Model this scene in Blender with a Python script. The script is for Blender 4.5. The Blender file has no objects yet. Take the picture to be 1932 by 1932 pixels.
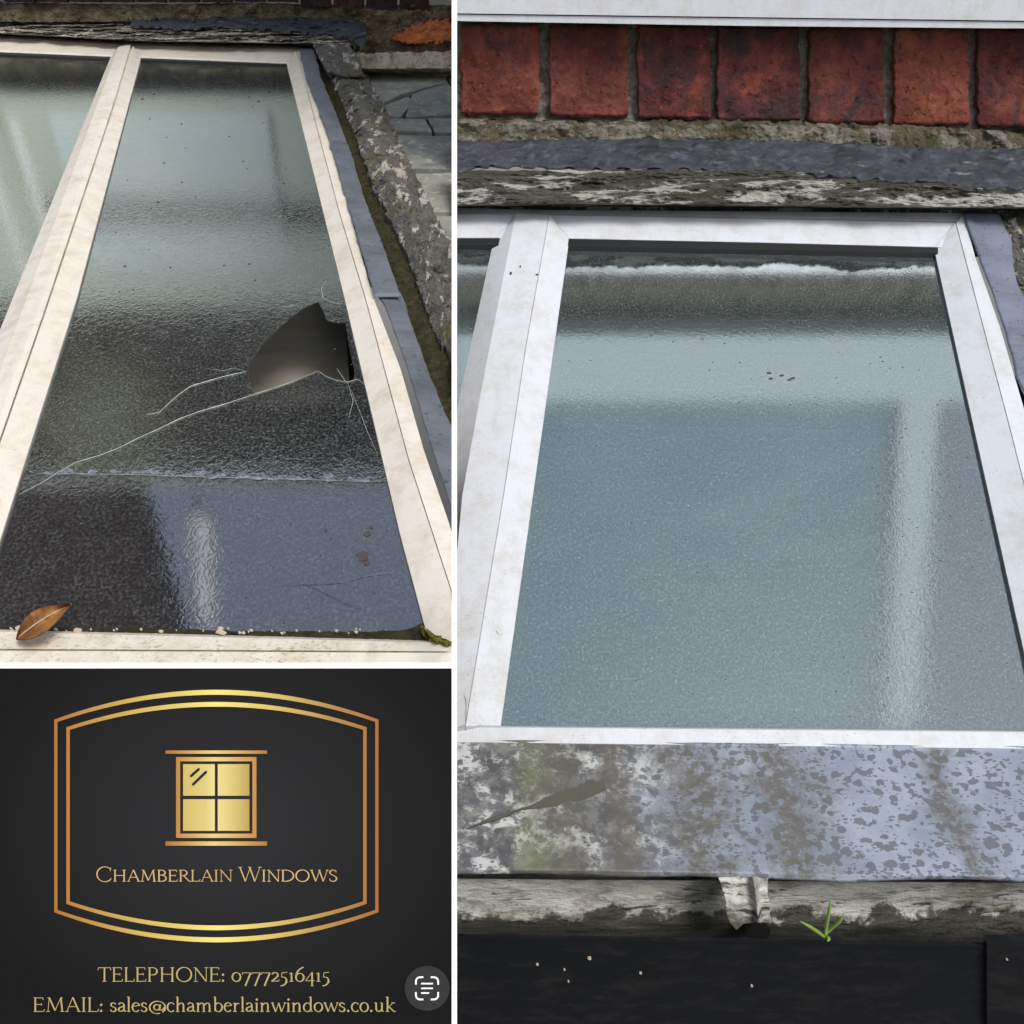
import bpy, math, random
from mathutils import Vector, Matrix, noise as N
random.seed(7)
S = bpy.context.scene
COL = S.collection
# ------------------------------------------------------------------ camera, sky, sun, exposure
F, CX, CY, PITCH = 1900.0, 857.0, 1255.0, math.radians(34)
CAMZ = 3.2
R = Matrix(((1, 0, 0), (0, math.sin(PITCH), math.cos(PITCH)), (0, math.cos(PITCH), -math.sin(PITCH))))
cam = bpy.data.cameras.new("camera"); camo = bpy.data.objects.new("camera", cam); COL.objects.link(camo)
camo.location = (0, 0, CAMZ); camo.rotation_euler = (math.pi / 2 - PITCH, 0, 0)
cam.sensor_width = 36; cam.lens = 36 * F / 1932
cam.shift_x = (966 - CX) / 1932; cam.shift_y = (CY - 966) / 1932
cam.clip_start = 0.05; cam.clip_end = 500
S.camera = camo
SUN_EL, SUN_AZ = math.radians(52), math.radians(150)     # azimuth measured from +Y towards +X
world = bpy.data.worlds.new("World"); S.world = world; world.use_nodes = True
wn = world.node_tree.nodes; wl = world.node_tree.links
sky = wn.new("ShaderNodeTexSky"); sky.sky_type = 'NISHITA'; sky.sun_disc = False
sky.sun_elevation = SUN_EL; sky.sun_rotation = SUN_AZ
sky.air_density = 1.0; sky.dust_density = 3.5; sky.ozone_density = 1.0
hs = wn.new('ShaderNodeHueSaturation'); hs.inputs['Saturation'].default_value = .52
wl.new(sky.outputs[0], hs.inputs['Color']); wl.new(hs.outputs[0], wn["Background"].inputs[0]); wn["Background"].inputs[1].default_value = 0.125
sl = bpy.data.lights.new("sun", 'SUN'); sl.energy = 1.5; sl.angle = math.radians(20); sl.color = (1, 0.96, 0.9)
so = bpy.data.objects.new("sun", sl); COL.objects.link(so); so.location = (0, 0, 12)
sd = Vector((math.sin(SUN_AZ) * math.cos(SUN_EL), math.cos(SUN_AZ) * math.cos(SUN_EL), math.sin(SUN_EL)))
so.rotation_euler = sd.to_track_quat('Z', 'Y').to_euler()
S.view_settings.view_transform = 'Standard'; S.view_settings.look = 'None'
S.view_settings.exposure = 0.3; S.view_settings.gamma = 1
S.cycles.max_bounces = 10; S.cycles.transparent_max_bounces = 12
S.cycles.caustics_reflective = False; S.cycles.caustics_refractive = False
S.cycles.sample_clamp_indirect = 6

# ------------------------------------------------------------------ geometry helpers
def c2w(c): return R @ c + Vector((0, 0, CAMZ))
def ray(px, py): return Vector(((px - CX) / F, (CY - py) / F, 1.0))
class Plane:
    """a real plane in the place; hit() finds where a sight line from the standpoint meets it, h metres proud of it"""
    def __init__(s, p0, n, u, v): s.p, s.n, s.u, s.v = Vector(p0), Vector(n).normalized(), Vector(u).normalized(), Vector(v).normalized()
    def hit(s, px, py, h=0.0):
        d = ray(px, py); return d * ((s.p + s.n * h).dot(s.n) / d.dot(s.n))
    def tex(s, p): q = p - s.p; return (q.dot(s.u), q.dot(s.v), q.dot(s.n))
    def at(s, u, v, h=0.0): return s.p + s.u * u + s.v * v + s.n * h
def slope(sl_, z): return Plane((0, 0, z), (0, 1, -sl_), (1, 0, 0), (0, sl_, 1))
UPc = Vector((0, math.cos(PITCH), -math.sin(PITCH))); OUTc = Vector((0, -math.sin(PITCH), -math.cos(PITCH)))
def upright(p): return Plane((0, p[1], p[2]), OUTc, (1, 0, 0), UPc)
PL = slope(1659 / F, 1.10)      # left roof slope
PR = slope(2678 / F, 1.60)      # right roof slope
PF = Plane((0, 0, 1.0), (0, 0, -1), (1, 0, 0), (0, 1, 0))   # the display panel
WALL_L = upright(PL.hit(400, 78)); WALL_R = upright(PR.hit(1400, 345))
def a1(x, y): return (x * .4444, y * .4444)
def a2(x, y): return (x * .4444, 566 + y * .4444)
def a3(x, y): return (x * .4444, 1255 + y * .4444)
def a4(x, y): return (858.5 + x * .5557, y * .5557)
def a5(x, y): return (858.5 + x * .5557, 377.4 + y * .5557)
def a6(x, y): return (858.5 + x * .5557, 896.2 + y * .5557)
def a7(x, y): return (858.5 + x * .5557, 1358.5 + y * .5557)

def tag(o, label=None, cat=None, group=None, kind=None):
    if label: o["label"] = label
    if cat: o["category"] = cat
    if group: o["group"] = group
    if kind: o["kind"] = kind
    return o
def thing(name, base, label, cat, group=None):
    o = bpy.data.objects.new(name, None); COL.objects.link(o); o.empty_display_size = .05
    o.location = c2w(Vector(base)); return tag(o, label, cat, group)
def mesh(name, verts, tex, faces, mat, parent=None, smooth=False):
    """verts in standpoint coordinates -> one mesh object; tex keeps surface coordinates in metres"""
    w = [c2w(v) for v in verts]
    n = len(w)
    o0 = Vector((sum(p.x for p in w) / n, sum(p.y for p in w) / n, min(p.z for p in w)))
    me = bpy.data.meshes.new(name); me.from_pydata([p - o0 for p in w], [], faces)
    at = me.attributes.new("tex", 'FLOAT_VECTOR', 'POINT')
    at.data.foreach_set("vector", [c for t in tex for c in t])
    if smooth: me.shade_smooth()
    me.materials.append(mat); me.update()
    o = bpy.data.objects.new(name, me); COL.objects.link(o)
    if parent is not None:
        o.parent = parent; pl_ = parent.location.copy()
        q = parent.parent
        while q is not None: pl_ = pl_ + q.location; q = q.parent
        o.location = o0 - pl_
    else: o.location = o0
    return o
class MB:
    def __init__(s): s.v, s.t, s.f = [], [], []
    def add(s, vs, ts, fs):
        b = len(s.v); s.v += vs; s.t += ts; s.f += [tuple(i + b for i in f) for f in fs]
    def build(s, name, mat, parent=None, smooth=False): return mesh(name, s.v, s.t, s.f, mat, parent, smooth)
def resample(pl_, n):
    """n+1 points along polyline, even in length"""
    L = [0]
    for a, b in zip(pl_, pl_[1:]): L.append(L[-1] + math.hypot(b[0] - a[0], b[1] - a[1]) + 1e-9)
    out = []
    for i in range(n + 1):
        d = L[-1] * i / n; k = 0
        while k < len(pl_) - 2 and L[k + 1] < d: k += 1
        f = (d - L[k]) / (L[k + 1] - L[k]); a, b = pl_[k], pl_[k + 1]
        out.append([a[j] + (b[j] - a[j]) * f for j in range(3)])
    return out
def sheet(mb, P, rows, n, ms, disp=None, jit=0, thick=.01, jf=40, closed=True):
    """loft between edge lines drawn on plane P; rows: list of polylines (px,py,h); ms: steps between them"""
    rs = [resample(r, n) for r in rows]; lines = []
    for i in range(len(rs) - 1):
        for k in range(ms[i]):
            f = k / ms[i]; lines.append([[a[j] + (b[j] - a[j]) * f for j in range(3)] for a, b in zip(rs[i], rs[i + 1])])
    lines.append(rs[-1]); M = len(lines)
    V, T = [], []
    for r, ln in enumerate(lines):
        for c, (x, y, h) in enumerate(ln):
            p = P.hit(x, y, h); t = P.tex(p)
            if jit:
                q = Vector((t[0] * jf, t[1] * jf, 3.1)); e = 1 if r in (0, M - 1) or c in (0, n) else .35
                x += jit * e * N.fractal(q, 1, 2, 3); y += jit * e * N.fractal(q + Vector((9, 5, 0)), 1, 2, 3)
            if disp: h += disp(t[0], t[1], r / (M - 1), c / n)
            p = P.hit(x, y, h); V.append(p); T.append(P.tex(p))
    fs = [(r * (n + 1) + c, r * (n + 1) + c + 1, (r + 1) * (n + 1) + c + 1, (r + 1) * (n + 1) + c) for r in range(M - 1) for c in range(n)]
    if closed:
        loop = [c for c in range(n + 1)] + [r * (n + 1) + n for r in range(1, M)] + [(M - 1) * (n + 1) + c for c in range(n - 1, -1, -1)] + [r * (n + 1) for r in range(M - 2, 0, -1)]
        b = len(V)
        for i in loop: p = V[i] - P.n * thick; V.append(p); T.append(P.tex(p))
        k = len(loop)
        for i in range(k): j = (i + 1) % k; fs.append((loop[i], b + i, b + j, loop[j]))
    mb.add(V, T, fs)
def poly(mb, P, pts, h, thick, bevel=0):
    """flat plate with an outline, thickness down from h"""
    top = [P.hit(x, y, h) for x, y in pts]; n = len(top)
    c = sum(top, Vector()) / n
    if bevel:
        mid = [p - P.n * bevel for p in top]; top = [p + (c - p).normalized() * bevel for p in top]
        low = [p - P.n * (thick - bevel) for p in mid]; V = top + mid + low
        fs = [tuple(range(n))] + [(k * n + i, (k + 1) * n + i, (k + 1) * n + (i + 1) % n, k * n + (i + 1) % n) for k in (0, 1) for i in range(n)]
    else:
        low = [p - P.n * thick for p in top]; V = top + low
        fs = [tuple(range(n))] + [(i, n + i, n + (i + 1) % n, (i + 1) % n) for i in range(n)]
    fs.append(tuple(range(len(V) - 1, len(V) - n - 1, -1)))
    mb.add(V, [P.tex(p) for p in V], fs)
def box(mb, P, u0, u1, v0, v1, h0, h1):
    V = [P.at(u, v, h) for h in (h0, h1) for u, v in ((u0, v0), (u1, v0), (u1, v1), (u0, v1))]
    mb.add(V, [P.tex(p) for p in V], [(3, 2, 1, 0), (4, 5, 6, 7), (0, 1, 5, 4), (1, 2, 6, 5), (2, 3, 7, 6), (3, 0, 4, 7)])
def tube(mb, P, pts, r, seg=6, taper=None):
    V, T, fs = [], [], []
    for i, p in enumerate(pts):
        a = pts[max(i - 1, 0)]; b = pts[min(i + 1, len(pts) - 1)]; d = (b - a).normalized()
        e1 = d.orthogonal().normalized(); e1 = (P.n - d * P.n.dot(d)).normalized() if abs(P.n.dot(d)) < .95 else e1
        e2 = d.cross(e1); rr = r * (taper(i / (len(pts) - 1)) if taper else 1)
        for k in range(seg):
            an = 2 * math.pi * k / seg; q = p + (e1 * math.cos(an) + e2 * math.sin(an)) * rr; V.append(q); T.append(P.tex(q))
    for i in range(len(pts) - 1):
        for k in range(seg): fs.append((i * seg + k, i * seg + (k + 1) % seg, (i + 1) * seg + (k + 1) % seg, (i + 1) * seg + k))
    fs.append(tuple(range(seg))); fs.append(tuple(range((len(pts) - 1) * seg, len(pts) * seg)))
    mb.add(V, T, fs)
def fb(u, v, f, o=4, s=0): return N.fractal(Vector((u * f + s, v * f - s, s * .7)), 1.0, 2.0, o)
def mirror(P, W, px, py, h=0.0):
    """where a sight line bounced off glass plane P meets wall plane W -> (u, v) on the wall"""
    p = P.hit(px, py, h); d = ray(px, py); r = d - P.n * (2 * d.dot(P.n))
    t = (W.p - p).dot(W.n) / r.dot(W.n); q = W.tex(p + r * t); return q[0], q[1]

# ------------------------------------------------------------------ material helpers
class Mat:
    def __init__(s, name, rough=.7, spec=.5):
        s.m = bpy.data.materials.new(name); s.m.use_nodes = True; s.nt = s.m.node_tree; s.n = s.nt.nodes
        s.b = s.n["Principled BSDF"]; s.b.inputs["Roughness"].default_value = rough; s.b.inputs["Specular IOR Level"].default_value = spec
        a = s.n.new("ShaderNodeAttribute"); a.attribute_name = "tex"; s.tex = a.outputs["Vector"]
    def link(s, a, b): s.nt.links.new(a, b)
    def put(s, sock, v):
        if hasattr(v, "links") or isinstance(v, bpy.types.NodeSocket): s.link(v, sock)
        elif isinstance(v, (tuple, list)) and len(v) == 3 and sock.type == 'RGBA': sock.default_value = (*v, 1)
        else: sock.default_value = v
    def scale(s, sx, sy, sz=None, off=(0, 0, 0)):
        k = s.n.new("ShaderNodeMapping"); s.link(s.tex, k.inputs[0]); k.inputs["Scale"].default_value = (sx, sy, sz if sz is not None else sx); k.inputs["Location"].default_value = off; return k.outputs[0]
    def noise(s, sc, det=4, rough=.55, dist=0, vec=None, out="Fac"):
        k = s.n.new("ShaderNodeTexNoise"); s.link(vec or s.tex, k.inputs["Vector"]); k.inputs["Scale"].default_value = sc
        k.inputs["Detail"].default_value = det; k.inputs["Roughness"].default_value = rough; k.inputs["Distortion"].default_value = dist; return k.outputs[out]
    def voro(s, sc, vec=None, feature='F1', out="Distance", rand=1):
        k = s.n.new("ShaderNodeTexVoronoi"); k.feature = feature; s.link(vec or s.tex, k.inputs["Vector"]); k.inputs["Scale"].default_value = sc; k.inputs["Randomness"].default_value = rand; return k.outputs[out]
    def ramp(s, f, *st):
        k = s.n.new("ShaderNodeValToRGB"); s.link(f, k.inputs[0]); cr = k.color_ramp
        while len(cr.elements) < len(st): cr.elements.new(.5)
        for e, (p, c) in zip(cr.elements, st):
            e.position = p; e.color = (c, c, c, 1) if not isinstance(c, tuple) else (*c, 1)
        return k.outputs[0]
    def mix(s, f, a, b, mode='MIX'):
        k = s.n.new("ShaderNodeMix"); k.data_type = 'RGBA'; k.blend_type = mode; s.put(k.inputs[0], f); s.put(k.inputs[6], a); s.put(k.inputs[7], b); return k.outputs[2]
    def math(s, op, a, b=0.0, c=None):
        k = s.n.new("ShaderNodeMath"); k.operation = op; s.put(k.inputs[0], a); s.put(k.inputs[1], b)
        if c is not None: s.put(k.inputs[2], c)
        return k.outputs[0]
    def sep(s):
        k = s.n.new("ShaderNodeSeparateXYZ"); s.link(s.tex, k.inputs[0]); return k.outputs
    def bump(s, h, strength=.5, dist=.002):
        k = s.n.new("ShaderNodeBump"); s.link(h, k.inputs["Height"]); k.inputs["Strength"].default_value = strength; k.inputs["Distance"].default_value = dist
        s.link(k.outputs[0], s.b.inputs["Normal"]); return k.outputs[0]
    def col(s, c): s.put(s.b.inputs["Base Color"], c); return s
    def rough(s, r): s.put(s.b.inputs["Roughness"], r); return s

def upvc(name, base, dirt, moss, amt=.5, sr=(.64, .70)):
    m = Mat(name, .38, .45)
    g = m.ramp(m.noise(16, 8, .75), (.46, 0), (.70, 1)); sp = m.ramp(m.noise(190, 4, .7), (sr[0], 0), (sr[1], 1)); big = m.ramp(m.noise(14, 3, .6), (.42, 0), (.62, 1))
    c = m.mix(m.math('MULTIPLY', g, amt), base, dirt)
    st = m.ramp(m.noise(30, 5, .7, 0, m.scale(1, .18)), (.55, 0), (.8, 1)); c = m.mix(m.math('MULTIPLY', st, amt * .5), c, tuple(x * .8 for x in dirt))
    c = m.mix(m.math('MULTIPLY', m.math('MULTIPLY', sp, big), .75), c, moss)
    dots = m.ramp(m.noise(420, 1, .5), (.74, 0), (.76, 1)); c = m.mix(m.math('MULTIPLY', dots, .5), c, (.16, .13, .1))
    m.col(c); m.bump(m.noise(300, 3), .15, .001); m.rough(m.ramp(g, (0, .32), (1, .6))); return m.m
M = {}
M['upvc_l'] = upvc("upvc_cream", (.80, .745, .66), (.55, .46, .33), (.26, .25, .09), .75)
M['upvc_lb'] = upvc("upvc_cream_grubby", (.78, .74, .64), (.55, .47, .32), (.24, .24, .07), .9, (.53, .62))
M['upvc_r'] = upvc("upvc_white", (.62, .65, .705), (.47, .45, .40), (.28, .30, .14), .7, (.60, .68))
m = Mat("gasket_black", .6); m.col((.012, .012, .013)); M['black'] = m.m
m = Mat("panel_edge_white", .5); m.col((.93, .93, .93)); M['divider'] = m.m

def lead(name, c1, c2, spot, spots=.9, sc=1.0):
    m = Mat(name, .5, .4)
    w = m.noise(12 * sc, 5, .6); f = m.noise(90 * sc, 5, .65, 0, m.scale(.35, 1))
    c = m.mix(m.ramp(w, (.35, 0), (.65, 1)), c1, c2); c = m.mix(m.math('MULTIPLY', m.ramp(f, (.4, 0), (.7, 1)), .35), c, tuple(min(1, x * 1.35) for x in c2))
    v = m.n.new("ShaderNodeTexVoronoi"); m.link(m.mix(.012, m.tex, m.noise(60, 3, .6, 0, None, "Color")), v.inputs["Vector"]); v.inputs["Scale"].default_value = 70 * sc
    sz = m.noise(35 * sc, 2); th = m.math('MULTIPLY', sz, .42)
    d = m.math('LESS_THAN', v.outputs["Distance"], m.math('SUBTRACT', th, .04)); d = m.math('MULTIPLY', d, spots)
    c = m.mix(d, c, spot)
    m.col(c); m.rough(m.ramp(w, (.3, .42), (.7, .6))); m.bump(m.math('ADD', m.noise(40, 5), m.math('MULTIPLY', f, .3)), .35, .002); return m
M['lead_l'] = lead("lead_sheet", (.085, .097, .115), (.14, .152, .178), (.05, .058, .072), .9).m
M['lead_r'] = lead("lead_sheet_side", (.12, .135, .18), (.18, .20, .27), (.065, .07, .09), .8).m
m = lead("lead_sheet_old", (.022, .025, .031), (.042, .048, .063), (.015, .017, .02), .5)
oc = m.b.inputs["Base Color"].links[0].from_socket
oc = m.mix(m.ramp(m.noise(30, 8, .75, .3), (.52, 0), (.66, .7)), oc, (.11, .125, .16)); oc = m.mix(m.ramp(m.noise(38, 8, .75, .5, m.scale(.5, 1, 1, (5, 2, 0))), (.36, .9), (.42, 0)), oc, (.008, .008, .009))
oc = m.mix(m.ramp(m.noise(34, 8, .7, .2, m.scale(.25, 1, 1, (2, 7, 0))), (.62, 0), (.67, .8)), oc, (.26, .255, .24))
m.col(oc); m.bump(m.noise(34, 8, .72, .3), .9, .006); M['lead_old'] = m.m
# apron: pale blue lead with brown runs, lime bloom and drop marks
m = Mat("lead_apron_stained", .5, .35); x, y, z = m.sep()
base = m.mix(m.ramp(m.noise(9, 4), (.4, 0), (.6, 1)), (.20, .24, .31), (.28, .32, .40))
base = m.mix(m.math('MULTIPLY', m.ramp(m.noise(160, 3, .6, 0, m.scale(.12, 1)), (.45, 0), (.7, 1)), .4), base, (.30, .33, .43))
left = m.ramp(m.math('ADD', x, m.math('MULTIPLY', m.noise(14, 4), .25)), (.36, 1), (.47, 0))
bloom = m.ramp(m.noise(20, 8, .72, .3), (.50, 0), (.59, 1)); dull = m.mix(m.ramp(m.noise(38, 5, .6), (.42, 0), (.6, 1)), (.075, .077, .08), (.19, .195, .19))
lc = m.mix(bloom, dull, (.48, .50, .50)); base = m.mix(left, base, lc)
v = m.n.new("ShaderNodeTexVoronoi"); m.link(m.mix(.014, m.scale(1, 1.25), m.noise(70, 3, .6, 0, None, "Color")), v.inputs["Vector"]); v.inputs["Scale"].default_value = 62
sp = m.math('LESS_THAN', v.outputs["Distance"], m.math('MULTIPLY', m.ramp(m.noise(55, 2, .5), (.33, 0), (.58, 1)), .50))
v2 = m.n.new("ShaderNodeTexVoronoi"); m.link(m.mix(.01, m.scale(1, 2.1), m.noise(90, 3, .6, 0, None, "Color")), v2.inputs["Vector"]); v2.inputs["Scale"].default_value = 120
sp2 = m.math('LESS_THAN', v2.outputs["Distance"], m.math('MULTIPLY', m.ramp(m.noise(48, 2, .5), (.40, 0), (.6, 1)), .44))
base = m.mix(m.math('MULTIPLY', m.math('MAXIMUM', sp, sp2), .8), base, (.095, .10, .118))
wob = m.math('MULTIPLY', m.math('SUBTRACT', m.noise(11, 6, .7), .5), .16); rt = m.ramp(m.noise(85, 6, .75), (.36, .25), (.55, 1)); st_ = None
for c_, w_ in ((.345, .046), (.475, .052), (.71, .020), (.15, .035), (.24, .02)):
    q_ = m.ramp(m.math('ABSOLUTE', m.math('SUBTRACT', m.math('ADD', x, wob), c_)), (w_ * .2, 1), (w_ * 1.7, 0)); st_ = q_ if st_ is None else m.math('MAXIMUM', st_, q_)
base = m.mix(m.math('MULTIPLY', m.math('MULTIPLY', st_, rt), .9), base, (.105, .095, .078))
gr = m.ramp(m.math('ADD', m.math('ABSOLUTE', m.math('SUBTRACT', x, .11)), m.math('MULTIPLY', m.noise(22, 4), .1)), (.045, 1), (.085, 0))
base = m.mix(m.math('MULTIPLY', gr, .4), base, (.17, .20, .07))
m.col(base); m.bump(m.math('ADD', m.noise(45, 6), m.math('MULTIPLY', sp, -.12)), .3, .002); M['apron'] = m.m
def weathered(name, wood, wood2, flake, moss, fl=(.56, .60), st=(.12, 1), sc=1.0, f_amt=.9):
    m = Mat(name, .85, .2); g = m.scale(st[0], st[1])
    c = m.mix(m.ramp(m.noise(60 * sc, 8, .7, .6, g), (.36, 0), (.64, 1)), wood, wood2)
    c = m.mix(m.ramp(m.noise(16 * sc, 4, .6), (.52, 0), (.66, .8)), c, moss)
    k = m.noise(26 * sc, 8, .7, .15, m.scale(st[0] * 2.2, st[1]))
    fk = m.ramp(k, (fl[0], 0), (fl[1], 1)); tone = m.mix(m.noise(50 * sc, 4), flake, tuple(x * .55 for x in flake))
    c = m.mix(m.math('MULTIPLY', fk, f_amt), c, tone)
    crack = m.ramp(m.noise(75 * sc, 6, .7, .4, g), (.36, 1), (.42, 0)); c = m.mix(m.math('MULTIPLY', crack, .85), c, (.012, .011, .01))
    m.col(c); m.bump(m.math('ADD', m.math('ADD', m.noise(75 * sc, 8, .7, .4, g), m.math('MULTIPLY', fk, .45)), m.math('MULTIPLY', m.noise(220, 4), .4)), .9, .006); return m.m
M['timber_r'] = weathered("timber_peeling", (.035, .033, .029), (.095, .09, .078), (.50, .49, .45), (.045, .045, .028), (.51, .55), (.1, 1))
M['timber_l'] = weathered("timber_peeling_left", (.08, .077, .067), (.17, .16, .14), (.62, .56, .47), (.055, .052, .033), (.49, .53), (.2, 1))
M['verge'] = weathered("mortar_verge", (.075, .073, .066), (.17, .163, .145), (.62, .57, .50), (.13, .12, .05), (.55, .575), (.7, .4), .9)
M['fascia'] = weathered("timber_fascia_white_flakes", (.20, .185, .14), (.44, .42, .35), (.78, .78, .74), (.10, .10, .04), (.38, .50), (.22, 1), .8)
def crumb(name, a, b, c3, sc=1.0, dark=(.02, .018, .014)):
    m = Mat(name, .95, .1)
    c = m.mix(m.ramp(m.noise(45 * sc, 8, .7), (.38, 0), (.62, 1)), a, b); c = m.mix(m.ramp(m.noise(18 * sc, 5, .65), (.52, 0), (.62, .85)), c, c3)
    h = m.noise(110 * sc, 8, .75); c = m.mix(m.ramp(h, (.36, .9), (.44, 0)), c, dark)
    m.col(c); m.bump(h, 1, .006); return m.m
M['mortar'] = crumb("mortar_mossy", (.085, .075, .05), (.17, .14, .095), (.06, .062, .03))
M['joint'] = crumb("mortar_joint", (.14, .13, .105), (.27, .25, .21), (.09, .095, .05))
M['fillet'] = crumb("mortar_fillet_cream", (.52, .44, .36), (.66, .57, .47), (.36, .31, .22), 1, (.2, .16, .12))
M['moss'] = crumb("moss_gap", (.035, .032, .018), (.085, .075, .04), (.05, .052, .02), 1.6)
M['render'] = crumb("brown_render", (.15, .11, .065), (.26, .18, .11), (.08, .07, .04))
def brickm(name, a, b, dark, fl=(.50, .62), sc=1.0):
    m = Mat(name, .92, .12)
    c = m.mix(m.ramp(m.noise(24 * sc, 6, .7), (.40, 0), (.58, 1)), a, b)
    c = m.mix(m.ramp(m.noise(6.5, 2, .5), (.42, 0), (.58, .75)), c, tuple(x * .55 for x in b))
    c = m.mix(m.ramp(m.noise(60 * sc, 6, .75), (.54, 0), (.66, .55)), c, tuple(min(1, x * 1.25) for x in a))
    c = m.mix(m.ramp(m.noise(13 * sc, 6, .7, .6), (fl[0], 0), (fl[1], 1)), c, dark)
    c = m.mix(m.ramp(m.noise(38 * sc, 5, .7), (.62, 0), (.70, .8)), c, (.075, .08, .10))
    c = m.mix(m.ramp(m.noise(200 * sc, 2), (.74, 0), (.77, .7)), c, (.5, .47, .42))
    h = m.noise(90 * sc, 8, .7); c = m.mix(m.ramp(h, (.32, .8), (.4, 0)), c, (.03, .018, .018))
    m.col(c); m.bump(m.math('ADD', h, m.math('MULTIPLY', m.ramp(m.noise(55, 4, .6), (.30, 0), (.40, 1)), .8)), 1, .006); return m.m
M['brick'] = brickm("brick_red", (.24, .082, .06), (.17, .055, .044), (.065, .042, .045), (.48, .68))
M['brick_b'] = brickm('brick_bright', (.31, .105, .068), (.22, .065, .048), (.06, .04, .045), (.54, .70))
M['brick_s'] = brickm('brick_sooty', (.26, .075, .055), (.15, .047, .042), (.055, .04, .045), (.43, .66))
M['brick_d'] = brickm("brick_dark", (.10, .04, .035), (.06, .035, .04), (.04, .03, .035))
M['orange'] = brickm("brick_orange_spalled", (.72, .24, .09), (.55, .18, .07), (.30, .14, .08), (.60, .75))
# course brickwork of the upper walls
m = Mat("brickwork", .9, .2); bt = m.n.new("ShaderNodeTexBrick"); m.link(m.tex, bt.inputs[0])
for k, v_ in (("Scale", 1.0), ("Mortar Size", .006), ("Brick Width", .225), ("Row Height", .075)): bt.inputs[k].default_value = v_
bt.inputs["Color1"].default_value = (.075, .052, .046, 1); bt.inputs["Color2"].default_value = (.045, .038, .038, 1); bt.inputs["Mortar"].default_value = (.09, .08, .065, 1)
m.col(m.mix(m.math('MULTIPLY', m.noise(8, 6), .4), bt.outputs[0], (.05, .04, .04))); m.bump(bt.outputs["Fac"], .5, .005); M['brickwork'] = m.m
def slatem(i, a, b):
    m = Mat("slate%d" % i, .8, .2); n1 = m.noise(14, 5, .6); c = m.mix(m.ramp(n1, (.35, 0), (.65, 1)), tuple(q * .72 for q in a), tuple(q * .85 for q in b))
    c = m.mix(m.ramp(m.noise(40, 6, .7), (.55, 0), (.63, .7)), c, (.46, .44, .36)); c = m.mix(m.ramp(m.noise(26, 4, .6), (.66, 0), (.72, .7)), c, (.30, .29, .10))
    m.col(c); m.bump(m.noise(50, 7, .65, 0, m.scale(1, .5)), .4, .004); return m.m
M['slate'] = [slatem(0, (.30, .31, .265), (.38, .375, .32)), slatem(1, (.22, .235, .23), (.29, .30, .28)), slatem(2, (.25, .265, .25), (.33, .33, .295))]
m = Mat("gutter_black", .5, .12); m.col(m.mix(m.ramp(m.noise(30, 8, .75, .3, m.scale(.4, 1)), (.5, 0), (.75, .8)), (.006, .007, .009), (.026, .026, .026))); m.bump(m.noise(30, 4), .1, .001); M['gutter'] = m.m
m = Mat("leaf_brown", .9, .08); n1 = m.noise(40, 5, .6); m.col(m.mix(m.ramp(n1, (.4, 0), (.62, 1)), (.36, .17, .055), (.16, .07, .03))); m.bump(m.noise(90, 4, .6, 0, m.scale(1, .4)), .5, .002); M['leaf'] = m.m
m = Mat("sprout_green", .5, .4); m.col(m.mix(m.noise(60), (.13, .25, .045), (.24, .32, .08))); M['sprout'] = m.m
m = Mat("debris_pale", .8); m.col(m.mix(m.noise(80), (.62, .52, .42), (.42, .34, .25))); M['debris'] = m.m
m = Mat("glass_edge", .15, .6); m.col(m.mix(m.noise(60, 4), (.66, .68, .60), (.35, .40, .36))); M['crack'] = m.m
m = Mat("eaves_reflection", .3); m.col(m.mix(m.ramp(m.noise(120, 5, .7), (.4, 0), (.6, 1)), (.07, .075, .09), (.27, .28, .34))); M['seam_refl'] = m.m  # pale tone of the mirrored eaves, for the band on the seam
# reflected house front
m = Mat("pale_frame", .4); m.col(m.mix(m.noise(8), (.66, .71, .64), (.58, .63, .56))); M['up_frame'] = m.m
m = Mat('grey_rail', .5); m.col((.30, .33, .30)); M['up_rail'] = m.m
m = Mat("pale_frame_blue", .7, .2); m.col(m.mix(m.noise(8), (.64, .74, .75), (.56, .66, .67))); M['up_frame_r'] = m.m  # bluer pale tone for the right-hand upstairs frame
m = Mat("window_pane_upstairs", .5, .2); m.col(m.mix(m.ramp(m.noise(2.5, 3), (.4, 0), (.6, 1)), (.72, .82, .85), (.78, .86, .86))); M['up_pane'] = m.m
m = Mat("window_pane_bay", .6, .1); m.col(m.mix(m.ramp(m.noise(2.5, 3), (.4, 0), (.6, 1)), (.19, .30, .34), (.24, .34, .38))); M['up_pane_r'] = m.m
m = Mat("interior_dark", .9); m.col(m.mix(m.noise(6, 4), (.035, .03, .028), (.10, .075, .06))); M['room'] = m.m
m = Mat("interior_board", .7); m.col(m.mix(m.ramp(m.noise(9, 3, .5, 0, m.scale(.6, 2)), (.4, 0), (.7, 1)), (.36, .34, .30), (.30, .25, .20))); M['board'] = m.m
m = Mat("interior_leaf", .6); m.col(m.mix(m.noise(20, 3), (.42, .36, .22), (.17, .24, .17))); M['plant'] = m.m

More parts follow.
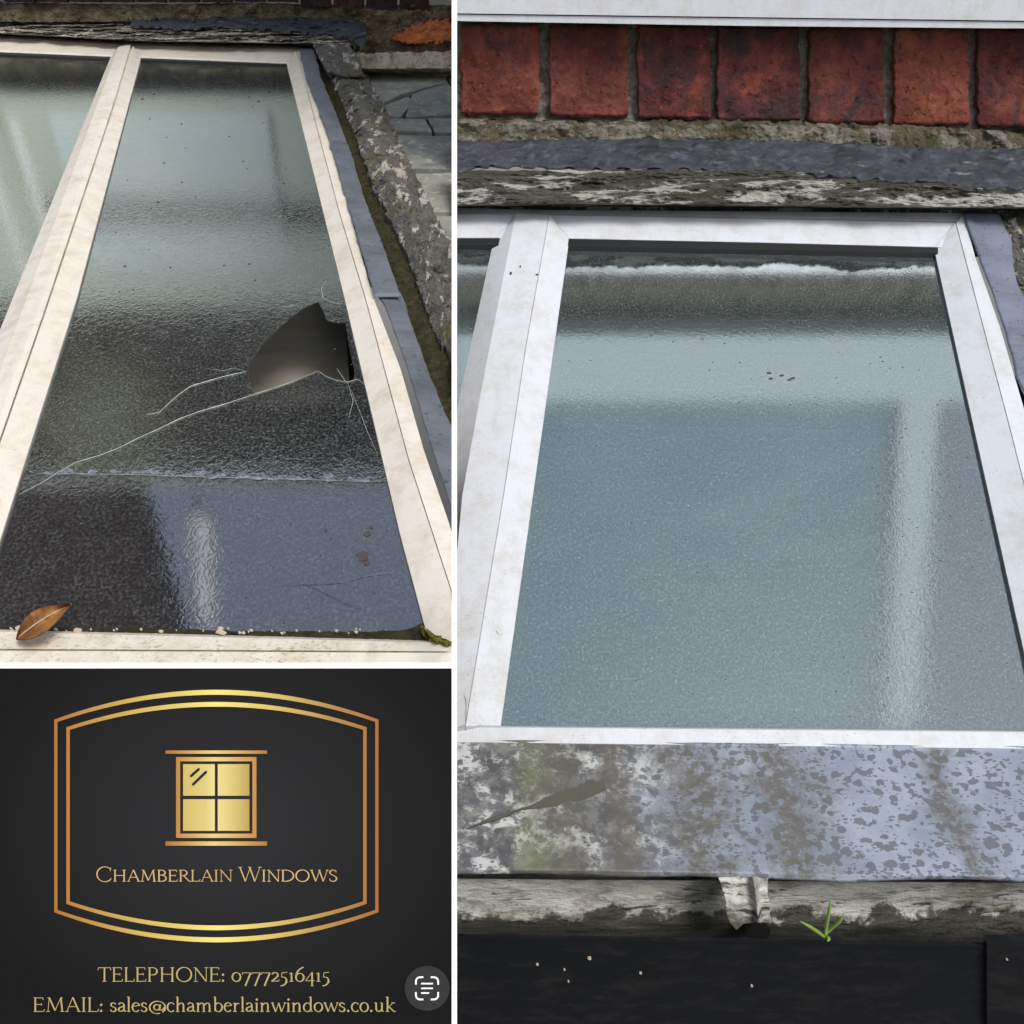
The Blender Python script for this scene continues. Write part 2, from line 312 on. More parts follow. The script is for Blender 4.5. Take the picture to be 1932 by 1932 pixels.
def glass(name, sc, strength, dist, refl, tint, spec, grime=.12, thr=.42, grn=300, gamt=.3):
    """obscure glass: bright skin reflection, dim clear and distorted view into the room"""
    m = bpy.data.materials.new(name); m.use_nodes = True; h = Mat.__new__(Mat); h.m = m; h.nt = m.node_tree; h.n = m.node_tree.nodes
    h.b = h.n["Principled BSDF"]; a = h.n.new("ShaderNodeAttribute"); a.attribute_name = "tex"; h.tex = a.outputs["Vector"]
    w = h.noise(sc, 1.5, .5, .9, h.scale(1, .62)); w = h.math('ABSOLUTE', h.math('SUBTRACT', w, .5)); w = h.math('POWER', w, .75)
    w2 = h.noise(sc * .45, 2, .5); w = h.math('ADD', w, h.math('MULTIPLY', w2, .35))
    bp = h.n.new("ShaderNodeBump"); h.link(w, bp.inputs["Height"]); bp.inputs["Strength"].default_value = strength; bp.inputs["Distance"].default_value = dist
    g = h.n.new("ShaderNodeBsdfGlossy"); g.inputs["Roughness"].default_value = .06; g.inputs["Color"].default_value = (*tint, 1); h.link(bp.outputs[0], g.inputs["Normal"])
    rf = h.n.new("ShaderNodeBsdfRefraction"); rf.inputs["IOR"].default_value = 1.25; rf.inputs["Roughness"].default_value = .05; rf.inputs["Color"].default_value = (*(x * thr for x in tint), 1); h.link(bp.outputs[0], rf.inputs["Normal"])
    tr = h.n.new("ShaderNodeBsdfTransparent"); tr.inputs["Color"].default_value = (*(x * thr for x in tint), 1)
    df = h.n.new("ShaderNodeBsdfDiffuse"); h.link(h.ramp(h.noise(grn * 1.3, 2, .6, .4, h.scale(1, .7, 1, (3, 1, 0))), (.40, (.03, .04, .045)), (.52, (.26, .31, .33)), (.64, (.80, .84, .84))), df.inputs['Color'])
    def mx(f, a_, b_):
        k = h.n.new("ShaderNodeMixShader"); h.put(k.inputs[0], f); h.link(a_, k.inputs[1]); h.link(b_, k.inputs[2]); return k.outputs[0]
    thru = mx(.7, rf.outputs[0], tr.outputs[0])
    grain = h.ramp(h.noise(grn, 3, .75, .6), (.40, .12), (.60, .5), (.70, 1))
    film = h.math('MULTIPLY', h.ramp(h.noise(24, 8, .75), (.40, .3), (.68, 1)), grime)
    fl = h.ramp(h.noise(330, 1, .5), (.77, 0), (.79, 1)); film = h.math('MAXIMUM', h.math('ADD', film, h.math('MULTIPLY', grain, gamt)), h.math('MULTIPLY', fl, spec))
    body = mx(film, thru, df.outputs[0])
    lw = h.n.new("ShaderNodeLayerWeight"); lw.inputs[0].default_value = .35
    fr = h.math('MINIMUM', h.math('ADD', refl, h.math('MULTIPLY', lw.outputs["Fresnel"], .25)), .9)
    fr = h.math('MULTIPLY', fr, h.math('SUBTRACT', 1.0, h.math('MULTIPLY', film, .55)))
    out = mx(fr, body, g.outputs[0]); h.link(out, h.n["Material Output"].inputs[0]); h.n.remove(h.b); return m
M['glass_l'] = glass("obscure_glass_left", 100, .075, .0032, .66, (.88, .93, .91), .5, .22, .42, 190, .27)
M['glass_s'] = glass("smooth_glass_left", 85, .035, .0032, .46, (.88, .88, .96), .5, .14, .30, 190, .05)
M['glass_r'] = glass("obscure_glass_right", 150, .036, .0022, .58, (.84, .95, 1.0), .8, .10, .42, 230, .46)

# ================================================================== SETTING
g = MB(); g.add([R.transposed() @ (Vector(p) - Vector((0, 0, CAMZ))) for p in ((-40, -40, 0), (40, -40, 0), (40, 60, 0), (-40, 60, 0))], [(-40, -40, 0), (40, -40, 0), (40, 60, 0), (-40, 60, 0)], [(0, 1, 2, 3)])
m = Mat("yard_concrete", .9); m.col(m.mix(m.noise(3, 6), (.16, .155, .145), (.24, .235, .22)))
tag(g.build("ground", m.m), kind='structure')

# ================================================================== LEFT ROOF WINDOW
XL, XR = -70, 857
def ln(*pts, h=0.0): return [(p[0], p[1], h if len(p) < 3 else p[2]) for p in pts]
HT = .017
rw = thing("roof_window", PL.hit(400, 1240), "cream framed roof window with a broken textured pane and cracks", "roof window")
def bar(P, mat, name, parent, edges, n=24, ms=None, thick=.03, label=None, disp=None):
    b = MB(); sheet(b, P, edges, n, ms or [1] * (len(edges) - 1), disp, 0, thick); o = b.build(name, mat, parent); 
    if label: o["label"] = label
    return o
# head rail
bar(PL, M['upvc_l'], "head_rail", rw, [
    ln((-70, 64), a1(0, 150), a1(565, 183), a1(1265, 197), h=HT), ln((-70, 72), a1(0, 163), a1(565, 193), a1(1260, 210), h=HT + .002),
    ln((-70, 72.8), a1(0, 165), a1(565, 195), a1(1260, 212), h=HT - .001), ln((-70, 91), a1(0, 213), a1(560, 237), a1(1240, 264), h=HT - .008), ln((-70, 94), a1(0, 220), a1(560, 243), a1(1240, 270), h=.006)], 30)
# black gasket strip; the shadow under the head rail is painted in
bar(PL, M['black'], "gasket_gap", rw, [ln((-70, 92), a1(0, 214), a1(560, 238), a1(1230, 266), h=.0045), ln((-70, 99), a1(0, 232), a1(560, 254), a1(1230, 276), h=.0045)], 20, thick=.004)
def vbar(edges): return edges
# central mullion
eR = lambda h: ln(a1(600, 242), (144, 566), (0, 1019), (-90, 1300), h=h)
e4 = lambda h, d=0: ln((251 + d, 84), (218 + d, 195), (86 + d, 590), (0 + d, 838), (-80 + d, 1068), (-165 + d, 1300), h=h)
e1 = lambda h: ln((224, 87), (29, 622), (-60, 866), (-215, 1300), h=h)
e0 = lambda h: ln((209, 107), (0, 622), (-100, 868), (-270, 1300), h=h)
bar(PL, M['upvc_l'], "mullion", rw, [e0(.004), e1(HT + .004), ln((240, 83.5), (80, 560), (-20, 838), (-190, 1300), h=HT + .008), e4(HT + .006, -4), e4(HT - .004, -3), e4(HT - .004, -.5), e4(HT + .004, 0), eR(HT - .012), eR(.003)], 40)
# right jamb (inner bevel, line, outer cap)
ji = lambda h, d=0: ln((a1(1215, 262)[0] + d, a1(1215, 262)[1]), (a2(1465, 0)[0] + d, 566), (a2(1700, 1000)[0] + d, 1010), (a2(1810, 1410)[0] + d, 1192), (828 + d, 1300), h=h)
jm = lambda h, d=0: ln((a1(1258, 212)[0] + d, 94), (a1(1440, 900)[0] + d, 400), (a2(1553, 0)[0] + d, 566), (a2(1735, 680)[0] + d, 868), (a2(1918, 1240)[0] + d, 1117), (905 + d, 1300), h=h)
jo = lambda h: ln(a1(1268, 197), a1(1375, 480), a1(1480, 880), a1(1585, 1265), a2(1700, 290), a2(1800, 640), a2(1918, 980), (888, 1110), (950, 1300), h=h)
def cut(edges, xmax): return [[(min(x, xmax), y, h) for x, y, h in e] for e in edges]
bar(PL, M['upvc_l'], "jamb", rw, cut([ji(.003), ji(HT - .012), jm(HT + .003, -1), jm(HT - .002, -.5), jm(HT - .002, .5), jm(HT + .003, 1), jo(HT + .003)], 857), 60)
# bottom rail
bar(PL, M['upvc_lb'], "bottom_rail", rw, [
    ln((-70, 1186), a2(0, 1398), a2(1850, 1445), (857, 1211), h=.004), ln((-70, 1190), a2(0, 1408), a2(1860, 1455), (857, 1214), h=.014), ln((-70, 1222), a2(0, 1481), a2(1918, 1491), h=.018),
    ln((-70, 1223), a2(0, 1483), a2(1918, 1493), h=.014), ln((-70, 1224), a2(0, 1487), a2(1918, 1497), h=.014), ln((-70, 1225), a2(0, 1489), a2(1918, 1499), h=.02), ln((-70, 1290), (857, 1290), h=.02)], 60)
# panes
def ribbon(P, pts, w, name, mat, parent, h=.001, wob=0):
    rs = resample([(x, y, 0) for x, y in pts], max(8, len(pts) * 5)); b = MB()
    q = [P.hit(x + wob * N.noise(Vector((x * .05, y * .05, 1))), y + wob * N.noise(Vector((x * .05, y * .05, 9))), h) for x, y, _ in rs]
    n = len(q); tube(b, P, q, w, 5, lambda t: .2 + .8 * min(1, 5 * t, 5 * (1 - t)) * (.3 + 1.3 * abs(N.noise(Vector((t * 14, 2, 3)))))); return b.build(name, mat, parent)
def pane(P, name, mat, parent, outer, holes=(), label=None, th=.004):
    """glass sheet, thin; triangulated round holes"""
    from mathutils.geometry import delaunay_2d_cdt
    co = []; ed = []
    for loop in [outer] + list(holes):
        b = len(co); co += [Vector(p) for p in loop]; ed += [(b + i, b + (i + 1) % len(loop)) for i in range(len(loop))]
    v, e, f, *_ = delaunay_2d_cdt(co, ed, [], 1, 1e-6)
    def inside(pt, lp):
        r = False
        for i in range(len(lp)):
            (xa, ya), (xb, yb) = lp[i], lp[i - 1]
            if (ya > pt.y) != (yb > pt.y) and pt.x < (xb - xa) * (pt.y - ya) / (yb - ya) + xa: r = not r
        return r
    fs = []
    for t in f:
        c = sum((v[i] for i in t), Vector((0, 0))) / len(t)
        if inside(c, outer) and not any(inside(c, hl) for hl in holes): fs.append(tuple(t))
    V = [P.hit(p.x, p.y, 0) for p in v]
    fs = [t if (V[t[1]] - V[t[0]]).cross(V[t[2]] - V[t[0]]).dot(P.n) < 0 else t[::-1] for t in fs]
    o = mesh(name, V, [P.tex(p) for p in V], fs, mat, parent)
    if label: o["label"] = label
    return o
hole = [a2(*p) for p in ((1350, 8), (1290, 35), (1240, 70), (1195, 110), (1150, 150), (1110, 195), (1080, 235), (1055, 275), (1050, 300), (1055, 335), (1065, 370), (1078, 400), (1150, 375), (1230, 352), (1290, 328), (1350, 302), (1385, 325), (1425, 340), (1470, 348), (1500, 345), (1505, 310), (1480, 190), (1466, 98), (1420, 96), (1388, 88), (1375, 50))]
jl = Mat("joint_grey", .8); jl.col((.30, .27, .22))
for pts in ((a1(565, 195), a1(600, 240)), (a1(505, 192), a1(472, 236)), (a1(505, 192), a1(540, 184), a1(565, 195)), (a1(1258, 212), a1(1218, 262)), (a2(1800, 1395), a2(1850, 1450))):
    ribbon(PL, list(pts), .0009, "joint_line", jl.m, rw, HT + .002)
pane(PL, "glass_pane", M['glass_l'], rw, [a1(590, 236), a1(1225, 262), (655, 566), (739, 910), a2(135, 735), (40, 890), (138, 566)], [hole], "broken wavy textured pane with a curved hole and two long cracks")
pane(PL, "glass_pane", M['glass_l'], rw, [(-70, 85), a1(480, 228), (215, 106), (5, 622), (-70, 800)])
ribbon(PL, [a2(*p) for p in ((1045, 303), (960, 322), (880, 345), (810, 365), (760, 400), (715, 440), (675, 478), (620, 486))], .0011, "crack", M['crack'], rw)
ribbon(PL, [a2(*p) for p in ((1350, 300), (1250, 345), (1150, 378), (1080, 400), (960, 440), (840, 475), (760, 505), (680, 545), (600, 580), (500, 630), (420, 660), (320, 690), (250, 730), (180, 775), (80, 825))], .0010, "crack", M['crack'], rw)
ribbon(PL, [a2(*p) for p in ((1350, 300), (1385, 325), (1425, 340), (1470, 348))], .0009, "crack", M['crack'], rw)
ribbon(PL, [a2(*p) for p in ((1430, 290), (1470, 350), (1520, 335), (1555, 365))], .0008, "crack", M['crack'], rw)
ribbon(PL, [a2(*p) for p in ((1490, 380), (1530, 480), (1560, 560), (1600, 650))], .0005, "crack", M['crack'], rw)
ribbon(PL, [a1(*p) for p in ((1385, 1190), (1365, 1225), (1370, 1265), (1410, 1285), (1460, 1290))], .0008, "crack", M['crack'], rw)
for pts, w_ in ((((1045, 303), (1000, 290), (940, 300), (890, 292)), .0004), (((1290, 35), (1240, 20), (1180, 40)), .0004), (((1470, 348), (1500, 420), (1480, 500)), .0005)):
    ribbon(PL, [a2(*p) for p in pts], w_, "crack", M['crack'], rw, .001, 3)
dk = Mat("crack_dark", .3); dk.col((.03, .035, .035))
ribbon(PL, [a2(*p) for p in ((1350, 8), (1290, 35), (1195, 110), (1110, 195), (1055, 275), (1055, 335), (1078, 400))], .0010, "broken_edge", dk.m, rw)
ribbon(PL, [a2(*p) for p in ((1350, 6), (1375, 50), (1388, 88), (1420, 96), (1466, 98))], .0012, "broken_edge", dk.m, rw)
ribbon(PL, [a2(*p) for p in ((1190, 1210), (1300, 1208), (1450, 1198), (1560, 1170), (1680, 1155))], .0005, "scratch", dk.m, rw)
ribbon(PL, [a2(*p) for p in ((1260, 1195), (1340, 1225), (1450, 1280), (1550, 1320))], .0004, "scratch", dk.m, rw)
pane(PL, "glass_pane", M['glass_s'], rw, [(40, 890.5), a2(135, 736), (739, 911), (764, 1010), (815, 1192), (815, 1200), (-70, 1196), (-70, 1120), (-6, 1019)], [], "smooth dark lower strip of glass under a seam with a pale painted reflection")
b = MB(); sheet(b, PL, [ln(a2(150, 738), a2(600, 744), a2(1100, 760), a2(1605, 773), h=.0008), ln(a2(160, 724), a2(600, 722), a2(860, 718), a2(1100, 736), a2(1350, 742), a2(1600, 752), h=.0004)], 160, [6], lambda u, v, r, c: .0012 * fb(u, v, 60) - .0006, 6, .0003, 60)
b.build("seam_reflection", M['seam_refl'], rw)  # pale band over the seam; the eaves reflection is put into its colour
# thin pale line across the pane, eaves reflection put into its colour
ribbon(PL, [a2(*p) for p in ((135, 735), (600, 742), (1100, 758), (1610, 772))], .0004, "seam_line", M['crack'], rw, .001)
# rotten dirt line in the bottom rebate
b = MB(); sheet(b, PL, [ln((-70, 1180), a2(0, 1385), a2(600, 1388), a2(1000, 1405), a2(1500, 1408), a2(1720, 1400), a2(1800, 1370), h=.0015), ln((-70, 1191), a2(0, 1404), a2(1000, 1418), a2(1840, 1448), h=.006)], 220, [8], lambda u, v, r, c: .0015 * fb(u, v, 180), 3.0, .001, 90)
b.build("dirt_line", M['moss'], rw)
b = MB()
for k in range(34):
    x, y = random.uniform(0, 1850), random.uniform(1392, 1412)
    if k > 22: x = random.choice((30, 90, 300, 330, 1490, 950)) + random.uniform(-30, 30)
    px, py = a2(x, y); s = random.uniform(2, 7) * (1.6 if k > 26 else .6)
    pts = [(px + s * math.cos(a) * random.uniform(.6, 1.3), py + .55 * s * math.sin(a) * random.uniform(.6, 1.2)) for a in [i * math.pi / 3.5 for i in range(7)]]
    poly(b, PL, pts, .008 + .004 * random.random(), .002)
tag(b.build("paint_flakes", M['debris'], None), "loose pale paint flakes lying along the bottom of the broken roof window", "debris", kind='stuff')
# squashed blob of dirt and specks on the pane
b = MB()
def blob(P, mb, px, py, s, h, asp=.7):
    k = 9; pts = [(px + s * math.cos(a) * random.uniform(.65, 1.2), py + asp * s * math.sin(a) * random.uniform(.65, 1.2)) for a in [i * 2 * math.pi / k for i in range(k)]]
    poly(mb, P, pts, h, h * .9)
for px, py, s in ((685, 1049, 13), (693, 1006, 7), (700, 994, 4), (615, 1000, 4), (692, 1062, 7)): blob(PL, b, px, py, s, .0008)
for k in range(70):
    y = random.uniform(640, 1180); t = (y - 566) / 620; blob(PL, b, random.uniform(144 - 150 * t + 20, 655 + 150 * t - 20), y, random.uniform(.8, 2), .0007)
for k in range(60):
    y = random.uniform(125, 560); t = (y - 110) / 456; blob(PL, b, random.uniform(266 - 120 * t, 545 + 105 * t), y, random.uniform(.8, 3.2), .0007, .3)
dd = Mat("dirt_speck", .9); dd.col((.07, .06, .055)); b.build("dirt_specks", dd.m, rw)

b = MB(); sheet(b, PL, [ln(a2(1790, 1380), a2(1850, 1420), a2(1927, 1440), h=.012), ln(a2(1800, 1400), a2(1850, 1445), a2(1927, 1462), h=.024), ln(a2(1815, 1425), a2(1860, 1470), a2(1927, 1488), h=.012)], 60, [10, 10], lambda u, v, r, c: .006 * fb(u, v, 90, 5), 5, .01, 90)
mm = crumb("moss_green", (.16, .17, .03), (.30, .29, .07), (.07, .08, .02), 2); tag(b.build("moss_clump", mm, None), "green moss clump in the lower right corner of the broken roof window", "moss", kind='stuff')
# autumn leaf
b = MB(); A, B = Vector(a2(68, 1440)), Vector(a2(303, 1292)); nn = 20; V = []; fs = []
d = (B - A); pr = Vector((-d.y, d.x)).normalized()
for i in range(nn + 1):
    t = i / nn; w = 24 * math.sin(math.pi * min(1, t * 1.02)) ** .8 * (1.15 - .5 * t) + (.4 if t in (0, 1) else 0)
    cpt = A + d * t + pr * (-5 * math.sin(math.pi * t))
    for j, q in enumerate((-1, -.5, 0, .5, 1)):
        p = cpt + pr * (q * w); V.append(PL.hit(p.x, p.y, .020 + .012 * abs(q) + .012 * math.sin(t * 3.1) + .002 * math.sin(t * 25 + j)))
for i in range(nn):
    for j in range(4): fs.append((i * 5 + j, i * 5 + j + 1, i * 5 + j + 6, i * 5 + j + 5))
k = len(V); V += [p - PL.n * .0008 for p in V]; fs += [tuple(x + k for x in reversed(f)) for f in fs]
b.add(V, [PL.tex(p) for p in V], fs); lf = thing("leaf", PL.hit(80, 1205, .01), "fallen brown leaf lying on the sill at the bottom left of the broken pane", "leaf")
b.build("blade", M['leaf'], lf, True)
b = MB(); mid = [PL.hit(*(A + d * t + pr * (-5 * math.sin(math.pi * t)))[:], 0.0226 + .012 * math.sin(t * 3.1)) for t in [i / 12 for i in range(13)]]; tube(b, PL, mid, .0007, 5); b.build("midrib", M['debris'], lf)

# lead strips beside the left window
def undul(a, f, s=0): return lambda u, v, r, c: a * fb(u, v, f, 3, s)
b = MB(); sheet(b, PL, [ln(a1(1266, 195), a1(1300, 330), a1(1375, 520), a1(1430, 700), a1(1480, 880), a1(1540, 1080), a1(1590, 1252), h=HT + .012), ln(a1(1330, 195), a1(1365, 330), a1(1435, 500), a1(1500, 680), a1(1545, 840), a1(1625, 1040), a1(1700, 1252), h=HT + .008)], 90, [14], undul(.005, 14), 2, .004, 20)
tag(b.build("lead_flashing", M['lead_l'], None, True), "upper lead strip beside the broken roof window, lapping over the next", "flashing", "lead strips down the side of the broken window")
b = MB(); sheet(b, PL, cut([ln(a1(1590, 1240), a2(1625, 0), a2(1700, 200), a2(1765, 400), a2(1830, 620), a2(1925, 900), h=HT + .002), ln(a1(1700, 1240), a2(1715, 0), a2(1770, 170), a2(1830, 330), a2(1925, 560), (880, 900), h=HT - .003)], 857), 90, [14], undul(.004, 14, 5), 2, .004, 20)
tag(b.build("lead_flashing", M['lead_l'], None, True), "lower lead strip beside the broken roof window, running down to the corner", "flashing", "lead strips down the side of the broken window")
# moss filled gap + mortar verge
b = MB(); sheet(b, PL, cut([ln(a1(1320, 200), a1(1425, 500), a1(1530, 840), a1(1690, 1250), a2(1830, 330), (857, 830), h=.0), ln(a1(1365, 205), a1(1500, 540), a1(1600, 800), a1(1750, 1100), a1(1850, 1400), a2(1918, 240), (857, 760), h=.008)], 857), 260, [22], lambda u, v, r, c: .003 * fb(u, v, 70, 5), 5, .02, 60)
tag(b.build("moss_strip", M['moss'], None), "dark moss packed in the gap between the lead strip and the mortar verge", "moss", kind='stuff')
b = MB(); sheet(b, PL, cut([ln(a1(1350, 200), a1(1490, 520), a1(1590, 800), a1(1740, 1100), a1(1840, 1400), a2(1910, 240), (857, 720), h=.016), ln(a1(1400, 210), a1(1560, 560), a1(1680, 820), a1(1850, 1200), a1(1918, 1400), (870, 640), (900, 720), h=.035), ln(a1(1485, 210), a1(1570, 340), a1(1760, 730), a1(1925, 1060), (900, 520), h=.03)], 857), 260, [18, 22],
    lambda u, v, r, c: .006 * fb(u, v, 14, 6) + .002 * fb(u, v, 90, 4, 3), 6, .05, 40)
vg = tag(b.build("verge", M['verge'], None), "cracked grey mortar verge with white paint remains beside the lead strip", "verge")
b = MB(); sheet(b, PL, [ln(a1(1330, 190), a1(1400, 190), a1(1485, 190), h=.045), ln(a1(1385, 300), a1(1470, 318), a1(1545, 318), h=.043)], 40, [20], lambda u, v, r, c: .003 * fb(u, v, 30, 5), 2, .006)
b.build("verge_cap", M['verge'], vg)
# timber band / old lead above the head rail, left
b = MB(); sheet(b, PL, [ln((-70, 60), a1(0, 148), a1(600, 180), a1(1300, 192), a1(1500, 200), h=.012), ln((-70, 56), a1(0, 140), a1(600, 172), a1(1300, 184), a1(1500, 190), h=.045), ln((-70, 30), a1(0, 85), a1(600, 105), a1(1500, 150), h=.055), ln((-70, 8), a1(0, 40), a1(600, 60), a1(1500, 90), h=.05)], 320, [6, 34, 30],
    lambda u, v, r, c: .006 * fb(u * .25, v, 30, 7) + .003 * fb(u, v, 60, 4), 2.5, .08)
tag(b.build("timber_board", M['timber_l'], None), "weathered grey board with peeling white paint above the broken window", "board")
b = MB(); sheet(b, PL, [ln(a1(560, 110), a1(800, 118), a1(1100, 122), a1(1400, 148), a1(1500, 165), a1(1540, 215), h=.062), ln(a1(560, 75), a1(900, 70), a1(1200, 72), a1(1450, 80), a1(1545, 90), a1(1560, 120), h=.08)], 200, [24], lambda u, v, r, c: .006 * fb(u, v, 12, 5), 4, .006)
tag(b.build("lead_flashing", M['lead_old'], None, True), "dark crumpled lead at the foot of the wall above the broken window", "flashing")
# wall left : mortar, bricks, render patch, orange brick
hw = thing("house_wall", WALL_L.p - UPc * .3, "dark brick house wall above the broken roof window, with crumbling mortar", "wall")
b = MB(); sheet(b, WALL_L, [ln((-70, 42), a1(600, 90), a1(1000, 85), a1(1500, 100), (857, 60), h=.02), ln((-70, 4), a1(600, 20), a1(1000, 12), a1(1500, 22), (857, 10), h=.01)], 300, [40], lambda u, v, r, c: .03 * fb(u, v, 12, 6), 2, .04)
b.build("mortar", M['mortar'], hw)
b = MB()
for i in range(13):
    x0 = 10 + i * 140 + 6; x1 = x0 + 128
    if x1 > 1925: x1 = 1927
    yb = 8 if x0 < 1250 else (25 if x0 < 1500 else 42)
    sheet(b, WALL_L, [ln(a1(x0, yb + random.uniform(-2, 2)), a1(x1, yb + 3), h=.022), ln(a1(x0, -60), a1(x1, -60), h=.022)], 12, [10], lambda u, v, r, c: .004 * fb(u, v, 25, 4), 1.5, .03)
b.build("bricks", M['brick_d'], hw)
b = MB(); sheet(b, WALL_L, [ln(a1(1500, 225), a1(1700, 222), a1(1928, 222), h=.05), ln(a1(1540, 38), a1(1928, 45), h=.03)], 130, [60], lambda u, v, r, c: .03 * fb(u, v, 14, 6), 4, .08)
b.build("render_patch", M['render'], hw)
b = MB(); sheet(b, WALL_L, [ln(a1(1660, 165), a1(1730, 185), a1(1840, 180), a1(1928, 175), h=.064), ln(a1(1700, 140), a1(1760, 105), a1(1830, 85), a1(1928, 92), h=.06)], 60, [24], lambda u, v, r, c: .010 * fb(u, v, 25, 5), 9, .03, 70)
b.build("spalled_brick", M['orange'], hw)["label"] = "bright orange spalled brick"
b = MB(); sheet(b, PL, [ln(a1(1540, 315), a1(1700, 316), a1(1928, 318), h=.01), ln(a1(1530, 290), a1(1928, 290), h=.05), ln(a1(1515, 228), a1(1928, 218), h=.09)], 120, [10, 26], lambda u, v, r, c: .006 * fb(u, v, 10, 5), 3, .01)
tag(b.build("mortar_fillet", M['fillet'], None), "cream mortar fillet between the slates and the brown rendered wall", "mortar fillet")
# slates
rf = MB(); sheet(rf, PL, [ln(a1(1450, 1100), a1(1928, 1400), h=-.03), ln(a1(1450, 250), a1(1928, 250), h=-.03)], 4, [4], None, 0, .02)
tag(rf.build("roof_deck", M['black'], None), kind='structure')
SL = [("large pale slate directly under the cream mortar fillet", [(1540, 312), (1885, 318), (1905, 345), (1800, 372), (1700, 402), (1615, 446), (1560, 440)], 0, .012),
      ("small slate sliver under the large pale slate, yellow with lichen", [(1620, 452), (1735, 405), (1755, 432), (1700, 500), (1600, 492)], 2, .006),
      ("broken pointed slate with a curved top edge at the photo edge", [(1745, 400), (1800, 378), (1905, 352), (1928, 372), (1928, 490), (1718, 500)], 1, .010),
      ("short slate touching the verge below the pointed slate", [(1600, 498), (1808, 503), (1838, 560), (1620, 556)], 2, .004),
      ("small dark slate below the pointed slate at the photo edge", [(1815, 500), (1928, 497), (1928, 566), (1847, 562)], 1, .003),
      ("wide plain grey slate, second full course below the fillet", [(1640, 566), (1928, 572), (1928, 722), (1700, 716)], 1, .004),
      ("grey slate with a pale mortar smear, lower course by the verge", [(1700, 732), (1928, 726), (1928, 905), (1790, 900)], 0, .002),
      ("lowest slate in sight beside the verge, with pale crust", [(1800, 912), (1928, 910), (1928, 1080), (1850, 1080)], 2, .0),
      ("tiny slate corner at the photo edge by the fillet", [(1893, 320), (1928, 320), (1928, 352), (1912, 345)], 1, .006)]
for lb, pts, k, h in SL:
    b = MB(); pp = []
    for i in range(len(pts)):
        a_, c_ = pts[i], pts[(i + 1) % len(pts)]
        for t in range(5):
            x, y = a_[0] + (c_[0] - a_[0]) * t / 5, a_[1] + (c_[1] - a_[1]) * t / 5
            pp.append(a1(x + 3 * N.noise(Vector((x * .06, y * .06, 1))), y + 3 * N.noise(Vector((x * .06, y * .06, 5)))))
    mx_, my_ = sum(q[0] for q in pp) / len(pp), sum(q[1] for q in pp) / len(pp); pp = [(mx_ + (q[0] - mx_) * .97, my_ + (q[1] - my_) * .93) for q in pp]; poly(b, PL, pp, h, .012, .0015)
    tag(b.build("roof_slate", M['slate'][k], None), lb, "slate", "roof slates beside the broken window")

# room below the left window
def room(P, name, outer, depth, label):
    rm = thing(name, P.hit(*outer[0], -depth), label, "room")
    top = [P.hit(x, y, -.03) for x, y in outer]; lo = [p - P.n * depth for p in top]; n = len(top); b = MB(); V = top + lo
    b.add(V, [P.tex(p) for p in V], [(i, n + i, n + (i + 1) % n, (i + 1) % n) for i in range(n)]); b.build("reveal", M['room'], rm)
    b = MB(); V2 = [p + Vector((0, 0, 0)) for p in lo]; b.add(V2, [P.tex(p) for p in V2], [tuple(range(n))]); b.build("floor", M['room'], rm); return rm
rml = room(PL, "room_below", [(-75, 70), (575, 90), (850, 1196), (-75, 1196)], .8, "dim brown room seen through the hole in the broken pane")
b = MB(); poly(b, PL, [(520, 520), (640, 520), (650, 600), (658, 700), (660, 760), (455, 760), (455, 700), (500, 600)], -.16, .01); b.build("plaster_board", M['board'], rml)

# ---- the house front above, seen mirrored in the panes
def wl_(px, py): return mirror(PL, WALL_L, px, py)
def wbox(mb, W, u0, u1, v0, v1, h0, h1): box(mb, W, u0, u1, v0, v1, h0, h1)
vS, vP, vT0, vT1, vP2, vW, vE = [wl_(380, y)[1] for y in (168, 203, 383, 426, 522, 575, 888)]
uR0, uR1, uR2 = wl_(505, 330)[0], wl_(520, 330)[0], wl_(680, 330)[0]; uL0, uL1 = wl_(100, 250)[0], wl_(30, 250)[0]
DT = max(vS, .115)
b = MB(); box(b, WALL_L, -3.2, -.004, DT, vE, -.24, -.02)
def wu(px): return px
b.build("upper_brickwork", M['brickwork'], hw)
uw = thing("upstairs_window", WALL_L.at(uR0, vS, 0), "pale upstairs window mirrored in the broken textured pane", "window")
b = MB()
box(b, WALL_L, uL1, uR2, DT, vP, -.02, .06);  box(b, WALL_L, uL1, uR2, vP2, vW, -.02, .012)
box(b, WALL_L, uR1, uR2, vP, vT0, -.02, .012); box(b, WALL_L, uR1, uR2, vT1, vP2, -.02, .012); box(b, WALL_L, uL1, uL0, vP, vT0, -.02, .012); box(b, WALL_L, uL1, uL0, vT1, vP2, -.02, .012)
box(b, WALL_L, -3.2, uL1, DT, vW, -.02, .0); b.build("frame", M['up_frame'], uw)
b = MB(); box(b, WALL_L, uL0 + .001, uR1 - .001, vT0, vT1, -.02, .010); box(b, WALL_L, uR1, uR1 + .02, vP, vT0 - .002, .0125, .02); b.build('transom_jamb_shade', M['up_rail'], uw)  # narrow grey box at the jamb paints its shadow line
for k_ in range(3):
    xa = wl_(60 - k_ * 34, 330)[0]; cb = MB(); box(cb, WALL_L, xa - .02, xa + .02, vP + .02, vW - .02, .0, .03); cb.build('mullion', M['up_frame' if k_ % 2 else 'divider'], uw)
for v0, v1 in ((vP, vT0), (vT1, vP2)):
    b = MB(); box(b, WALL_L, uL0, uR1, v0, v1, -.02, -.002); b.build("pane", M['up_pane'], uw)
